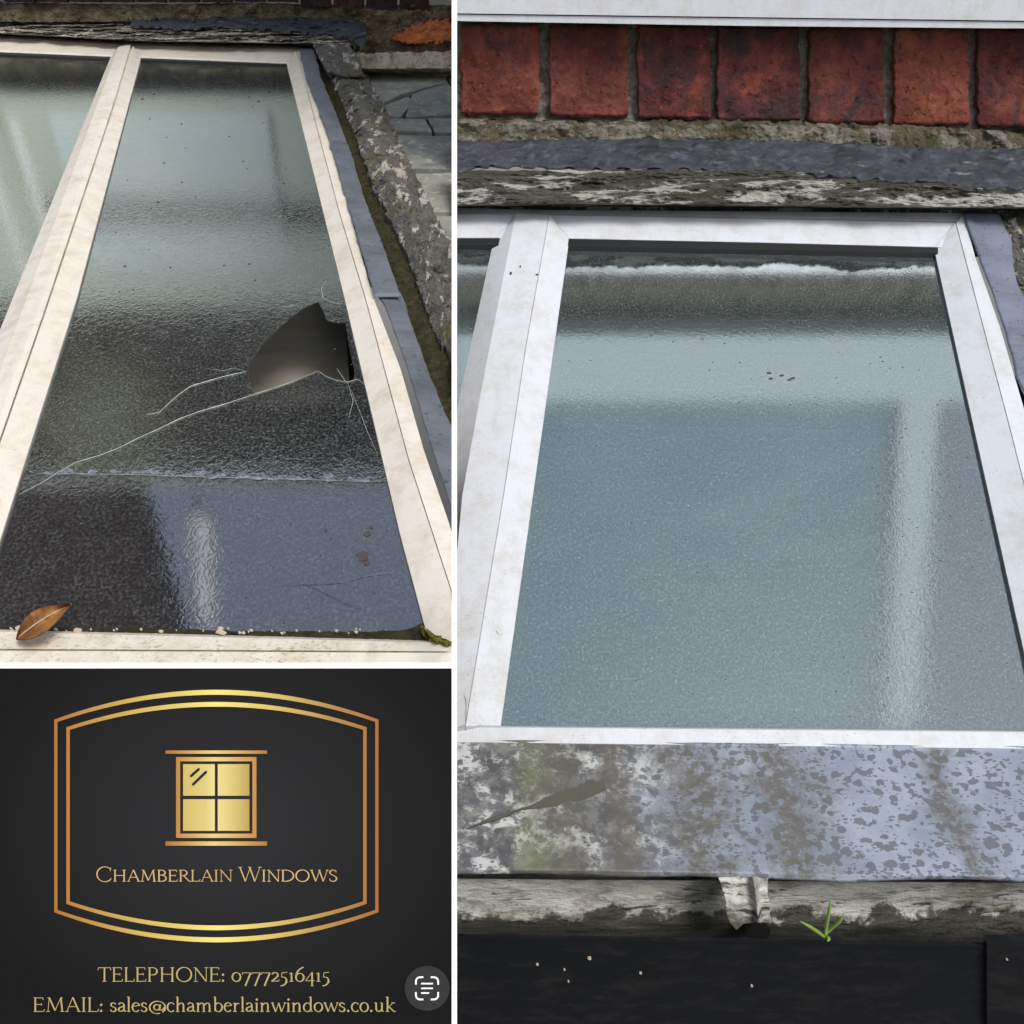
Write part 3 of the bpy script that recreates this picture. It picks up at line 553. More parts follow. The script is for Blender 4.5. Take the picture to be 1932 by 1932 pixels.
# eaves gutter and a taller brick stack beyond it
b = MB(); box(b, WALL_L, -3.2, 0, vE, wl_(380, 902)[1], -.3, .05); tag(b.build("eaves_board", M['up_frame'], None), "pale eaves board along the top of the house wall, mirrored low in the broken pane", "eaves")
uC = wl_(262, 1000)[0]; vC0 = wl_(380, 902)[1]
b = MB(); box(b, WALL_L, uC - 1.1, uC, vC0, vC0 + 2.2, -.3, .0); tag(b.build("chimney_stack", M['brickwork'], None), "tall dark brick stack above the eaves, mirrored at the lower left of the pane", "chimney")

b = MB()
for k in range(900):
    px, py = random.gauss(185, 52), random.gauss(775, 50); u_, v_ = wl_(px, py); a = random.uniform(0, 6.28); s = random.uniform(.012, .026); c = WALL_L.at(u_, v_, random.uniform(-.02, .09))
    U = WALL_L.u * math.cos(a) + WALL_L.v * math.sin(a); Vv = (WALL_L.v * math.cos(a) - WALL_L.u * math.sin(a)) * .6 + WALL_L.n * random.uniform(-.5, .5)
    V = [c - U * s, c - U * s * .2 + Vv * s, c + U * s, c - U * s * .2 - Vv * s]; b.add(V, [WALL_L.tex(p) for p in V], [(0, 1, 2, 3)])
tag(b.build("ivy", M['plant'], None), "yellow green ivy on the house wall, mirrored at the left of the broken pane", "ivy", kind='stuff')
vq = thing("glare_pipe", WALL_L.at(wl_(372, 905)[0], vC0, 0), "white pipe added above the eaves, its mirror image standing for a glare streak low in the pane", "added pipe")  # unseen pipe added above the eaves so its mirror image makes the glare
ua, ub = wl_(348, 1080)[0], wl_(398, 1080)[0]; va, vb, vc_ = wl_(372, 905)[1], wl_(372, 985)[1], wl_(372, 1190)[1]; um = (ua + ub) / 2
b = MB(); tube(b, WALL_L, [WALL_L.at(*wl_(367, 905), -.1), WALL_L.at(*wl_(371, 985), -.1)], .012, 10); b.build("lower_pipe", M['lead_old'], vq)
m = Mat("glare_white", .35); m.col((.9, .9, .9)); b = MB(); tube(b, WALL_L, [WALL_L.at(*wl_(371, 985), -.1), WALL_L.at(*wl_(375, 1080), -.1), WALL_L.at(*wl_(380, 1190), -.1)], (ub - ua) / 2 * .8, 20); b.build("sleeve", m.m, vq)
# ================================================================== RIGHT ROOF WINDOW
HR = .023
rr = thing("roof_window", PR.hit(1400, 1390), "white framed roof window with an intact textured pane above a stained lead apron", "roof window")
bar(PR, M['upvc_r'], "head_rail", rr, [
    ln((857, 392), a5(270, 33), a5(1728, 44), h=HR - .004), ln((857, 402), a5(270, 47), a5(1000, 60), a5(1715, 74), h=HR), ln((857, 402.8), a5(270, 48.5), a5(1000, 61.5), a5(1715, 75.5), h=HR - .003),
    ln((857, 404), a5(270, 51), a5(1000, 64), a5(1715, 78), h=HR), ln((857, 448), a5(270, 128), a5(1000, 143), a5(1650, 160), h=HR - .010), ln((857, 449), a5(270, 129), a5(1000, 144), a5(1650, 161), h=.012)], 40)
bar(PR, M['black'], "gasket_gap", rr, [ln((857, 447), a5(390, 128), a5(1640, 156), h=.0115), ln((857, 462), a5(390, 156), a5(1640, 180), h=.0115)], 20, thick=.011)
def px_at(e, y):
    for (xa, ya, *_), (xb, yb, *_) in zip(e, e[1:]):
        if ya <= y <= yb: return xa + (xb - xa) * (y - ya) / (yb - ya)
    return e[-1][0]
def clipL(e, xmin):  return [(max(x, xmin), y, h) for x, y, h in e]
f0 = lambda h: ln(a5(132, 132), a5(8, 700), (857, 900), (857, 1375), h=h)
f1 = lambda h: ln(a5(207, 45), a5(90, 640), a5(25, 1000), (857, 1100), (857, 1375), h=h)
fp = lambda h: ln(a5(268, 33), a5(250, 200), a5(130, 900), a6(60, 400), a6(8, 850), (860, 1375), h=h)
f3 = lambda h, d=0: ln((a5(320, 50)[0] + d, a5(320, 50)[1]), (a5(240, 500)[0] + d, a5(240, 500)[1]), (a5(165, 1000)[0] + d, a5(165, 1000)[1]), (a6(35, 850)[0] + d, 1370), h=h)
f5 = lambda h: ln(a5(388, 132), a5(262, 1019), a6(155, 852), h=h)
bar(PR, M['upvc_r'], "mullion", rr, [f0(.003), f1(HR + .004), f3(HR + .008, -.6), f3(HR + .004, -.3), f3(HR + .004, .3), f3(HR + .008, .6), f5(HR - .012), f5(.002)], 60)
g0 = lambda h: ln(a5(1626, 162), a5(1815, 1010), a6(1932, 600), (1985, 1480), h=h)
g2 = lambda h, d=0: ln((a5(1700, 78)[0] + d, a5(1700, 78)[1]), (a5(1880, 760)[0] + d, a5(1880, 760)[1]), (1935 + d, 925), (2030 + d, 1380), h=h)
g3 = lambda h: ln(a5(1727, 46), a5(1765, 190), a5(1850, 430), a5(1900, 600), a5(1935, 720), (2060, 1380), h=h)
bar(PR, M['upvc_r'], "jamb", rr, [g0(.002), g0(.007), g2(HR + .004, -.8), g2(HR, -.4), g2(HR, .4), g2(HR + .004, .8), g3(HR + .002)], 60)
bar(PR, M['upvc_r'], "bottom_rail", rr, [ln((857, 1369), a6(155, 852), a6(1932, 868), (2010, 1380), h=.004), ln((857, 1370), a6(155, 853), a6(1932, 869), (2010, 1381), h=HR - .008), ln((857, 1372), a6(155, 857), a6(1932, 873), (2010, 1385), h=HR - .004), ln((857, 1400), a7(1932, 97), (2010, 1414), h=HR - .006), ln((857, 1404), a7(1932, 104), (2010, 1418), h=.01)], 30)
for pts in ((a5(320, 52), a5(388, 130)), (a5(207, 52), a5(134, 130)), (a5(207, 52), a5(268, 39), a5(320, 52)), (a5(1700, 78), a5(1628, 160)), (a6(36, 850), a6(155, 852)), (a6(36, 850), a6(4, 862))):
    ribbon(PR, list(pts), .0006, "joint_line", jl.m, rr, HR + .002)
pane(PR, "glass_pane", M['glass_r'], rr, [a5(375, 128), a5(1640, 150), a5(1825, 1010), (1945, 1229), (1970, 1378), (935, 1378), a5(255, 1019)], [], "intact pane of fine textured glass, bluish with the mirrored window")
pane(PR, "glass_pane", M['glass_r'], rr, [(857, 440), a5(140, 128), a5(10, 705), (857, 790)])
b = MB()
for k in range(240):
    y = random.uniform(480, 1360); t = (y - 450) / 920; blob(PR, b, random.uniform(1074 - 130 * t + 12, 1760 + 190 * t - 15) if k % 2 else random.uniform(1500 + 100 * t, 1750 + 180 * t), y, random.uniform(.7, 2.2), .0007, .35)
for k in range(5): blob(PR, b, 1480 + random.uniform(-30, 20), 712 + random.uniform(-9, 9), 5, .0008, .35)
b.build("dirt_specks", dd.m, rr)
b = MB()
for (x, y, s) in ((190, 245, 1.8), (278, 252, 2.4), (222, 223, 1.5)): blob(PR, b, *a5(x, y), s, HR + .0095)
b.build("dirt_flecks", dd.m, rr)
ribbon(PR, [a6(*p) for p in ((30, 742), (38, 770), (36, 850), (5, 858))], .0006, "scratch", dk.m, rr, HR + .008)
ribbon(PR, [a6(*p) for p in ((110, 480), (130, 515), (150, 545))], .0007, "scratch", dk.m, rr, HR - .001)

# side lead, rough verge beyond
b = MB(); sheet(b, PR, [ln(a5(1724, 38), a5(1790, 215), a5(1872, 445), a5(1910, 600), (1945, 760), (2060, 1200), h=HR + .008), ln(a5(1842, 38), a5(1888, 135), a5(1900, 255), a5(1935, 340), (1975, 640), (2120, 1200), h=HR + .003)], 90, [16], undul(.006, 14), 2.5, .004, 20)
tag(b.build("lead_flashing", M['lead_r'], None, True), "blue grey lead strip down the right side of the intact roof window", "flashing")
b = MB(); sheet(b, PR, [ln(a5(1825, 20), a5(1880, 130), a5(1892, 250), a5(1925, 340), (1970, 640), (2100, 1200), h=.01), ln((2010, 385), (2060, 640), (2160, 1200), h=.05)], 160, [50], lambda u, v, r, c: .016 * fb(u, v, 20, 6), 6, .05)
tag(b.build("verge", M['verge'], None), "rough dark verge at the far right of the intact window", "verge")
# timber board above the frame
b = MB(); sheet(b, PR, [ln((857, 392), a4(400, 703), a4(1000, 706), a4(1700, 714), (2230, 400), h=.0), ln((857, 386), a4(400, 690), a4(1000, 694), a4(1700, 702), (2230, 392), h=.075), ln((857, 350), a4(1000, 632), (2230, 360), h=.09), ln((857, 322), a4(1000, 575), (2230, 328), h=.095)], 420, [8, 60, 40],
    lambda u, v, r, c: .007 * fb(u * .22, v, 26, 7) + .003 * fb(u, v * 2, 50, 4), 2.5, .12)
tag(b.build("timber_board", M['timber_r'], None), "dark split board with flaking white paint under the red bricks", "board")
b = MB(); sheet(b, PR, [ln((857, 318), a4(200, 556), a4(450, 572), a4(800, 574), a4(1100, 584), a4(1500, 612), a4(1800, 636), (2230, 362), h=.0975), ln((857, 268), a4(200, 480), a4(600, 470), a4(1100, 475), a4(1600, 500), a4(1932, 500), (2230, 280), h=.108)], 360, [44],
    lambda u, v, r, c: .0045 * fb(u, v, 8, 5) + .003 * fb(u, v, 34, 5, 2), 7, .006, 30)
tag(b.build("lead_flashing", M['lead_old'], None, True), "dark crinkled lead dressed along the foot of the red brick wall", "flashing")
# brick wall right
WB = upright(PR.hit(1400, 300)); WB.p = WB.p - OUTc * .02
hr = thing("house_wall", WB.p - UPc * .3, "red brick wall with upright bricks and mossy joints above the intact window", "wall")
b = MB(); sheet(b, WB, [ln((857, 300), (2230, 300), h=.035), ln((857, 232), a4(600, 430), a4(1200, 430), a4(1932, 460), (2230, 258), h=.02), ln((857, 220), a4(600, 405), a4(1200, 410), a4(1932, 440), (2230, 245), h=-.005), ln((857, 20), (2230, 20), h=-.008)], 420, [40, 8, 60],
    lambda u, v, r, c: (.026 * fb(u, v, 14, 6) if r < .42 else .006 * fb(u, v, 30, 5)), 3, .2)
b.build("mortar", M['joint'], hr)
b = MB(); sheet(b, WB, [ln((857, 285), a4(600, 500), a4(1200, 500), a4(1932, 505), (2230, 282), h=.03), ln((857, 222), a4(150, 412), a4(600, 415), a4(900, 408), a4(1200, 418), a4(1500, 425), a4(1932, 450), (2230, 250), h=.014)], 420, [34], lambda u, v, r, c: .012 * fb(u, v, 13, 6) + .004 * fb(u, v, 60, 4), 8, .03, 45)
b.build("mortar_bed", M['mortar'], hr)
b = MB(); J = [8, 305, 605, 880, 1187, 1475, 1760, 2060, 2350]; Wj = [22, 34, 34, 26, 30, 34, 30, 30, 30]
for i in range(8):
    x0 = J[i] + Wj[i] / 2; x1 = J[i + 1] - Wj[i + 1] / 2; yt = 84 + i * 2.5; yb = 388 + i * 7
    sh = random.uniform(0, 50); b = MB()
    sheet(b, WB, [ln(a4(x0 + 3, yb), a4((x0 + x1) / 2, yb + 4), a4(x1 - 3, yb + 2), h=.009), ln(a4(x0, yb - 8), a4(x1, yb - 6), h=.015), ln(a4(x0 + 1, yt + 8), a4(x1 - 2, yt + 10), h=.014), ln(a4(x0 + 3, yt), a4(x1 - 3, yt + 2), h=.009)], 44, [3, 44, 3],
          lambda u, v, r, c: .005 * fb(u, v, 16, 6, sh) + .002 * fb(u, v, 80, 3) - .004 * max(0, fb(u, v, 9, 3, sh + 3)), 5, .03, 45)
    b.build("brick", M[('brick_b', 'brick', 'brick_s', 'brick_s', 'brick', 'brick_b', 'brick', 'brick')[i]], hr, True)
# projecting sill board and the window above it
P0 = WB.hit(1400, 50)
SB = upright(Vector((0, 0, 0)) + ray(1400, 50) * ((WB.p + OUTc * .09).dot(OUTc) / ray(1400, 50).dot(OUTc)))
fw = MB()
vD = lambda y, x=1400: SB.tex(SB.hit(x, y))[1]
mR = lambda px, py: mirror(PR, SB, px, py)
v630, v755 = mR(1400, 632)[1], mR(1400, 757)[1]
uw2 = thing("upstairs_window", SB.at(0, v630, 0), "white sill and bluish window over the red bricks, mirrored in the intact pane", "window")
b = MB(); sheet(b, SB, [ln((857, 25), (2230, 43), h=0.0), ln((857, -22), (2230, -22), h=0)], 2, [1], None, 0, .2); b.build("sill_board", M['upvc_r'], uw2)
b = MB(); sheet(b, SB, [ln((857, 39.5), a4(1000, 88), a4(1850, 96), (2230, 54), h=-.004), ln((857, 27.2), a4(1000, 62), (2230, 45.5), h=-.004)], 20, [1], None, 0, .18); b.build("sill_nosing", M['upvc_r'], uw2)
vt = vD(-22) + .002
b = MB(); box(b, SB, 0.003, 3.4, vt, v630, -.25, -.06); b.build("upper_brickwork", M['joint'], hr)
def slant(mb, W, pts, h0, h1):
    """prism with a four cornered front, corners given as (u, v)"""
    V = [W.at(u, v, h) for h in (h0, h1) for u, v in pts]
    mb.add(V, [W.tex(p) for p in V], [(3, 2, 1, 0), (4, 5, 6, 7), (0, 1, 5, 4), (1, 2, 6, 5), (2, 3, 7, 6), (3, 0, 4, 7)])
def mq(xa, xb, xc, xd, ya=757, yb=1372): return [mR(xa, ya), mR(xb, ya), mR(xc, yb), mR(xd, yb)]
b = MB(); box(b, SB, 0.0, 3.4, v630, v755, -.2, .0); slant(b, SB, mq(1698, 1775, 1735, 1668), -.2, .0); b.build("frame", M['up_frame_r'], uw2)
b = MB(); slant(b, SB, mq(820, 1690, 1655, 780), -.2, -.03); b.build("pane", M['up_pane_r'], uw2)
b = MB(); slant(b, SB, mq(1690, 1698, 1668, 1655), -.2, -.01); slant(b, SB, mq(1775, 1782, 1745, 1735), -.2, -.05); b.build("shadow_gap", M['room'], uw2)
b = MB(); slant(b, SB, mq(1782, 2050, 2120, 1745), -.2, -.012); m = Mat("lilac_reveal", .7, .1); m.col((.31, .35, .41)); b.build("side_panel", m.m, uw2)

# apron, fascia, clip, gutter
b = MB(); sheet(b, PR, [ln((857, 1648), a7(150, 517), a7(300, 519), a7(450, 524), a7(650, 528), a7(800, 527), a7(1050, 536), a7(1200, 541), a7(1350, 545), a7(1500, 540), a7(1700, 534), a7(1932, 547), (2230, 1664), h=.022), ln((857, 1640), a7(500, 512), a7(1200, 524), a7(1932, 532), (2230, 1655), h=.026), ln((857, 1402), a7(300, 75), a7(500, 82), a7(700, 92), a7(900, 84), a7(1050, 80), a7(1400, 96), a7(1932, 102), (2230, 1416), h=.016), ln((857, 1395), a7(0, 66), a7(1932, 90), (2230, 1408), h=.018)], 300, [5, 60, 3],
    lambda u, v, r, c: .005 * fb(u, v, 6, 3), 1.5, .004, 14)
tag(b.build("lead_apron", M['apron'], None, True), "wide pale blue lead apron with brown runs and dark drop marks below the intact window", "flashing")
tear = Mat("torn_lead", .6); tear.col(tear.mix(tear.noise(60), (.055, .054, .04), (.085, .08, .062)))
b = MB(); poly(b, PR, [a7(*p) for p in ((45, 366), (120, 330), (190, 308), (255, 290), (310, 262), (380, 235), (440, 222), (452, 203), (470, 200), (480, 212), (505, 210), (510, 232), (480, 250), (420, 275), (350, 292), (290, 298), (230, 302), (150, 335))], .0235, .003)
tag(b.build("lead_patch", tear.m, None), "thin pointed brownish patch stuck on the left of the stained lead apron", "patch")
FP = upright(PR.hit(1400, 1655, -.02)); FP.p = FP.p - OUTc * .02
fa = thing("fascia_board", FP.hit(1400, 1790), "rotten timber fascia with white flakes and black mould under the lead apron", "fascia")
fm = Mat.__new__(Mat); fm.m = M['fascia']; fm.nt = fm.m.node_tree; fm.n = fm.nt.nodes; fm.b = fm.n["Principled BSDF"]; fm.tex = fm.n["Attribute"].outputs["Vector"]
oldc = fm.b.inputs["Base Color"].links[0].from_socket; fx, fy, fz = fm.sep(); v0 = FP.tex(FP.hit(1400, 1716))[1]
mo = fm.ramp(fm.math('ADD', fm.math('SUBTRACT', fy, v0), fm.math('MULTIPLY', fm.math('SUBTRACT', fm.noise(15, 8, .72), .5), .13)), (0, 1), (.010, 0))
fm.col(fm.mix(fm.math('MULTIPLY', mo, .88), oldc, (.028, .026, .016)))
def rot(u, v, r, c): return .005 * fb(u * .4, v, 14, 7) + .012 * math.exp(-((r - .35) / .13) ** 2) * (1 + fb(u, v, 6, 3)) - .018 * max(0, .25 - r) * 4 * (.6 + fb(u, v, 7, 3))
b = MB(); sheet(b, FP, [ln((857, 1800), (2230, 1820), h=0), ln((857, 1700), (2230, 1715), h=.005), ln((857, 1658), (2230, 1668), h=.002), ln((857, 1654), (2230, 1664), h=-.05), ln((857, 1600), (2230, 1610), h=-.05)], 380, [60, 40, 3, 2], rot, 2, .03)
b.build("board", M['fascia'], fa)
FM = M['fascia']
b = MB(); sheet(b, FP, [ln(a7(930, 690), a7(955, 712), a7(990, 692), a7(1075, 690), h=.075), ln(a7(918, 620), a7(1066, 620), h=.075), ln(a7(898, 541), a7(1060, 540), h=.055)], 40, [14, 14], lambda u, v, r, c: .006 * fb(u, v, 22, 5) + .012 * math.exp(-((c - .72) / .06) ** 2), 3, .004)
tag(b.build("lead_clip", M['fascia'], None, True), "flaking white lead clip folded down over the rotten fascia", "clip")
b = MB(); blob(FP, b, *a7(1030, 725), 27, .05, .75); b.build("rot_hole", M['black'], fa)
GP = upright(PR.hit(1400, 1785, .0)); GP.p = GP.p + OUTc * .05
gu = thing("gutter", GP.hit(1400, 1932), "plain black plastic gutter running along below the rotten fascia", "gutter")
b = MB(); sheet(b, GP, [ln((857, 2200), (2230, 2220), h=-.06), ln((857, 2050), (2230, 2070), h=-.012), ln((857, 1930), (2230, 1950), h=.0), ln((857, 1774), a7(1000, 762), (2230, 1798), h=0), ln((857, 1770), a7(1000, 755), (2230, 1792), h=.004), ln((857, 1766.5), a7(1000, 750), (2230, 1788), h=.0)], 60, [3, 2, 2, 1, 1], lambda u, v, r, c: .0015 * fb(u, v, 4, 2), 0, .004, 14)
b.build("trough", M['gutter'], gu)
b = MB(); sheet(b, GP, [ln(a7(1808, 1500), (2230, 2210), h=-.055), ln(a7(1806, 1040), (2230, 1935), h=.008), ln(a7(1806, 775), (2230, 1788), h=.008), ln(a7(1806, 756), (2230, 1778), h=.012), ln(a7(1806, 750), (2230, 1775), h=.006)], 10, [2, 2, 1, 1], None, 0, .01)
b.build("joint_bracket", M['gutter'], gu)
for x, y, s in ((458, 812, 4), (280, 832, 2.4), (630, 862, 2.4), (372, 850, 1.6), (385, 890, 1.6), (1008, 905, 2), (1875, 815, 2)):
    b = MB(); blob(GP, b, *a7(x, y), s, .0035 if x < 1800 else .0105, .55); b.build("paint_speck", M['debris'], gu)
# sprout
sp_ = thing("weed_sprout", GP.hit(*a7(1255, 768), -.02), "small bright green weed sprouting from behind the black gutter", "weed")
b = MB(); q = lambda x, y, h: GP.hit(*a7(x, y), h)
tube(b, GP, [q(1254, 790, -.02), q(1255, 765, -.02), q(1256, 735, -.015), q(1262, 722, -.012)], .0016, 7); b.build("stem", M['sprout'], sp_, True)
for pts in (((1258, 735), (1262, 690), (1270, 650), (1275, 612)), ((1256, 738), (1235, 722), (1205, 702), (1172, 684)), ((1258, 728), (1280, 705), (1305, 685), (1322, 656)), ((1256, 740), (1266, 738), (1270, 745), (1264, 752))):
    b = MB(); tube(b, GP, [q(x, y, -.012 + .004 * i) for i, (x, y) in enumerate(pts)], .0021, 6, lambda t: .35 + .9 * math.sin(math.pi * min(1, .15 + t * .85))); b.build("leaf_blade", M['sprout'], sp_, True)
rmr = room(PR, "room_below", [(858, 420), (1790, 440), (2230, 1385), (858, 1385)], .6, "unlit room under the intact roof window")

# ================================================================== DIVIDERS AND SIGN (one upright display)
def strip(x0, y0, x1, y1, lb):
    b = MB(); p0, p1 = PF.tex(PF.hit(x0, y1)), PF.tex(PF.hit(x1, y0)); box(b, PF, p0[0], p1[0], p0[1], p1[1], -.012, 0)
    return tag(b.build("divider_strip", M['divider'], None), lb, "divider", "white strips between the scenes")
strip(852.3, -60, 862.2, 2000, "thin upright white strip between the two roof windows")
strip(-60, 1250.3, 852.3, 1261, "thin level white strip between the broken window and the black sign")
sg = thing("sign_board", PF.hit(426, 1932), "black company sign with gold double border, window emblem and contact lines", "sign")
m = Mat("sign_black", .9, .0); x, y, z = m.sep()
dx = m.math('DIVIDE', m.math('SUBTRACT', x, (430 - CX) / F), .26); dy = m.math('DIVIDE', m.math('SUBTRACT', y, (CY - 1560) / F), .22)
rr_ = m.math('SQRT', m.math('ADD', m.math('MULTIPLY', dx, dx), m.math('MULTIPLY', dy, dy))); m.col(m.ramp(rr_, (0, (.026, .026, .028)), (1, (.0105, .0105, .011)))); M['sign'] = m.m
b = MB(); p0, p1 = PF.tex(PF.hit(-60, 2000)), PF.tex(PF.hit(852.3, 1261)); box(b, PF, p0[0], p1[0], p0[1], p1[1], -.010, -.001); b.build("panel", M['sign'], sg)
def goldm(name, stops):
    m = Mat(name, .6, .25); x, y, z = m.sep(); f = m.math('DIVIDE', m.math('SUBTRACT', x, (100 - CX) / F), 620 / F); m.col(m.ramp(f, *stops)); return m.m
M['gold'] = goldm("gold_border", ((0, (0.320, 0.120, 0.020)), (.12, (0.400, 0.216, 0.048)), (.38, (0.576, 0.440, 0.112)), (.5, (0.720, 0.608, 0.176)), (.62, (0.576, 0.440, 0.112)), (.85, (0.336, 0.192, 0.056)), (1, (0.304, 0.104, 0.020))))
M['gold_bar'] = goldm("gold_bar", ((.34, (0.288, 0.112, 0.024)), (.42, (0.496, 0.272, 0.072)), (.49, (0.640, 0.480, 0.160)), (.58, (0.496, 0.272, 0.072)), (.66, (0.288, 0.128, 0.032))))
M['gold_txt'] = goldm("gold_letters", ((0, (0.416, 0.264, 0.104)), (.3, (0.528, 0.368, 0.160)), (.5, (0.448, 0.288, 0.112)), (.7, (0.528, 0.376, 0.176)), (1, (0.416, 0.264, 0.104))))
m = Mat("gold_flat", .7, .2); m.col((0.400, 0.320, 0.136)); M['gold_flat'] = m.m
def goldpane(i, xa, xb, st):
    m = Mat("gold_pane%d" % i, .6, .2); x, y, z = m.sep(); m.col(m.ramp(m.math('DIVIDE', m.math('SUBTRACT', x, (xa - CX) / F), (xb - xa) / F), *st)); return m.m
def strokes(mb, P, pts, w, h, closed=False, cap=0):
    """flat raised ribbon, width w (number or list), px units"""
    n = len(pts); L, Rr = [], []
    for i, (x, y) in enumerate(pts):
        if closed: a_, c_ = pts[i - 1], pts[(i + 1) % n]
        else: a_, c_ = pts[max(i - 1, 0)], pts[min(i + 1, n - 1)]
        e1 = (x - a_[0], y - a_[1]); e2 = (c_[0] - x, c_[1] - y); q1 = math.hypot(*e1) or 1e9; q2 = math.hypot(*e2) or 1e9
        tx, ty = e1[0] / q1 + e2[0] / q2, e1[1] / q1 + e2[1] / q2; l = math.hypot(tx, ty) or 1; nx, ny = -ty / l, tx / l
        k = 1
        if closed or 0 < i < n - 1:
            d1 = (x - a_[0], y - a_[1]); l1 = math.hypot(*d1) or 1; k = 1 / max(.5, abs((d1[0] * tx + d1[1] * ty) / (l1 * l)))
        ww = (w[i] if isinstance(w, list) else w) / 2 * k
        L.append((x + nx * ww, y + ny * ww)); Rr.append((x - nx * ww, y - ny * ww))
    V = [P.hit(*p, h) for p in L + Rr] + [P.hit(*p, h - .0007) for p in L + Rr]
    fs = []
    for i in range(n if closed else n - 1):
        j = (i + 1) % n; fs += [(i, j, n + j, n + i), (i, 2 * n + i, 2 * n + j, j), (n + i, n + j, 3 * n + j, 3 * n + i)]
    if not closed: fs += [(0, n, 3 * n, 2 * n), (n - 1, 3 * n - 1, 4 * n - 1, 2 * n - 1)]
    mb.add(V, [P.tex(p) for p in V], fs)
def cartouche(xl, xr, yt, ym, yb, ybm, w_s, w_c, name):
    b = MB(); ps, ws = [], []
    n = 44; ccx = (xl + xr) / 2
    for i in range(n + 1):
        t = -1 + 2 * i / n; ps.append((ccx + t * (xr - xl) / 2, yt + (ym - yt) * t * t)); ws.append(w_c + (w_s - w_c) * abs(t) ** 1.5)
    for i in range(n + 1):
        t = 1 - 2 * i / n; ps.append((ccx + t * (xr - xl) / 2, yb - (yb - ybm) * t * t)); ws.append(w_c + (w_s - w_c) * abs(t) ** 1.5)
    strokes(b, PF, ps, ws, .0006, True); b.build(name, M['gold'], sg)
cartouche(a3(237, 0)[0], a3(1600, 0)[0], a3(0, 115)[1], a3(0, 236)[1], a3(0, 1166)[1], a3(0, 1044)[1], 6.2, 9.5, "outer_border")
cartouche(a3(289, 0)[0], a3(1549, 0)[0], a3(0, 166)[1], a3(0, 269)[1], a3(0, 1115)[1], a3(0, 1008)[1], 6.6, 9, "inner_border")
def rect(name, x0, y0, x1, y1, mat, parent, h=.0006, th=.0014):
    b = MB(); p0, p1 = PF.tex(PF.hit(*a3(x0, y1))), PF.tex(PF.hit(*a3(x1, y0))); box(b, PF, p0[0], p1[0], p0[1], p1[1], h - th, h); return b.build(name, mat, parent)
em = bpy.data.objects.new("emblem", None); COL.objects.link(em); em.parent = sg; em["label"] = "gold four pane window emblem"
em.location = c2w(PF.hit(*a3(918, 765))) - sg.location
rect("lintel_bar", 703, 362, 1134, 376, M['gold_bar'], em); rect("sill_bar", 703, 748, 1134, 766, M['gold_bar'], em)
b = MB(); 
for i, (x0, y0, x1, y1) in enumerate(((748, 390, 1089, 408), (748, 715, 1089, 733), (748, 408, 765, 715), (1072, 408, 1089, 715))):
    p0, p1 = PF.tex(PF.hit(*a3(x0, y1))), PF.tex(PF.hit(*a3(x1, y0))); box(b, PF, p0[0], p1[0], p0[1], p1[1], -.0008, .0006)
b.build("frame", M['gold_bar'], em)
for i, (x0, y0, x1, y1) in enumerate(((778, 420, 912, 554), (925, 420, 1059, 554), (778, 569, 912, 703), (925, 569, 1059, 703))):
    st = ((0, (0.484, 0.374, 0.101)), (.7, (0.546, 0.452, 0.156)), (1, (0.640, 0.546, 0.234))) if i % 2 == 0 else ((0, (0.624, 0.530, 0.218)), (.5, (0.530, 0.421, 0.140)), (1, (0.374, 0.265, 0.070)))
    rect("pane", x0, y0, x1, y1, goldpane(i, a3(x0, 0)[0], a3(x1, 0)[0], st), em)
b = MB()
for (xa, ya, xb, yb) in ((812, 470, 843, 442), (820, 506, 874, 454)):
    strokes(b, PF, [a3(xa, ya), a3(xb, yb)], 5, .0012)
    for X, Y in ((xa, ya), (xb, yb)):
        poly(b, PF, [(a3(X, Y)[0] + 2.5 * math.cos(i * math.pi / 4), a3(X, Y)[1] + 2.5 * math.sin(i * math.pi / 4)) for i in range(8)], .00118, .0007)
b.build("glint_mark", M['sign'], em)

# ---- serif lettering drawn with a broad pen
def arc(cx, cy, rx, ry, a0, a1_, n=18): return [(cx + rx * math.cos(math.radians(a0 + (a1_ - a0) * i / n)), cy + ry * math.sin(math.radians(a0 + (a1_ - a0) * i / n))) for i in range(n + 1)]
def bz(p0, p1, p2, n=10): return [((1 - t) ** 2 * p0[0] + 2 * t * (1 - t) * p1[0] + t * t * p2[0], (1 - t) ** 2 * p0[1] + 2 * t * (1 - t) * p1[1] + t * t * p2[1]) for t in [i / n for i in range(n + 1)]]
def stem(x, y0=0, y1=1, s0=.1, s1=.1):
    o = [('s', [(x, y0), (x, y1)])]
    if s0: o.append(('t', [(x - s0, y0 + .012), (x + s0, y0 + .012)]))
    if s1: o.append(('t', [(x - s1, y1 - .012), (x + s1, y1 - .012)]))
    return o
def T_(*p): return ('t', list(p))
def S_(*p): return ('s', list(p))
X = .63; AS = 1.06; D = -.36
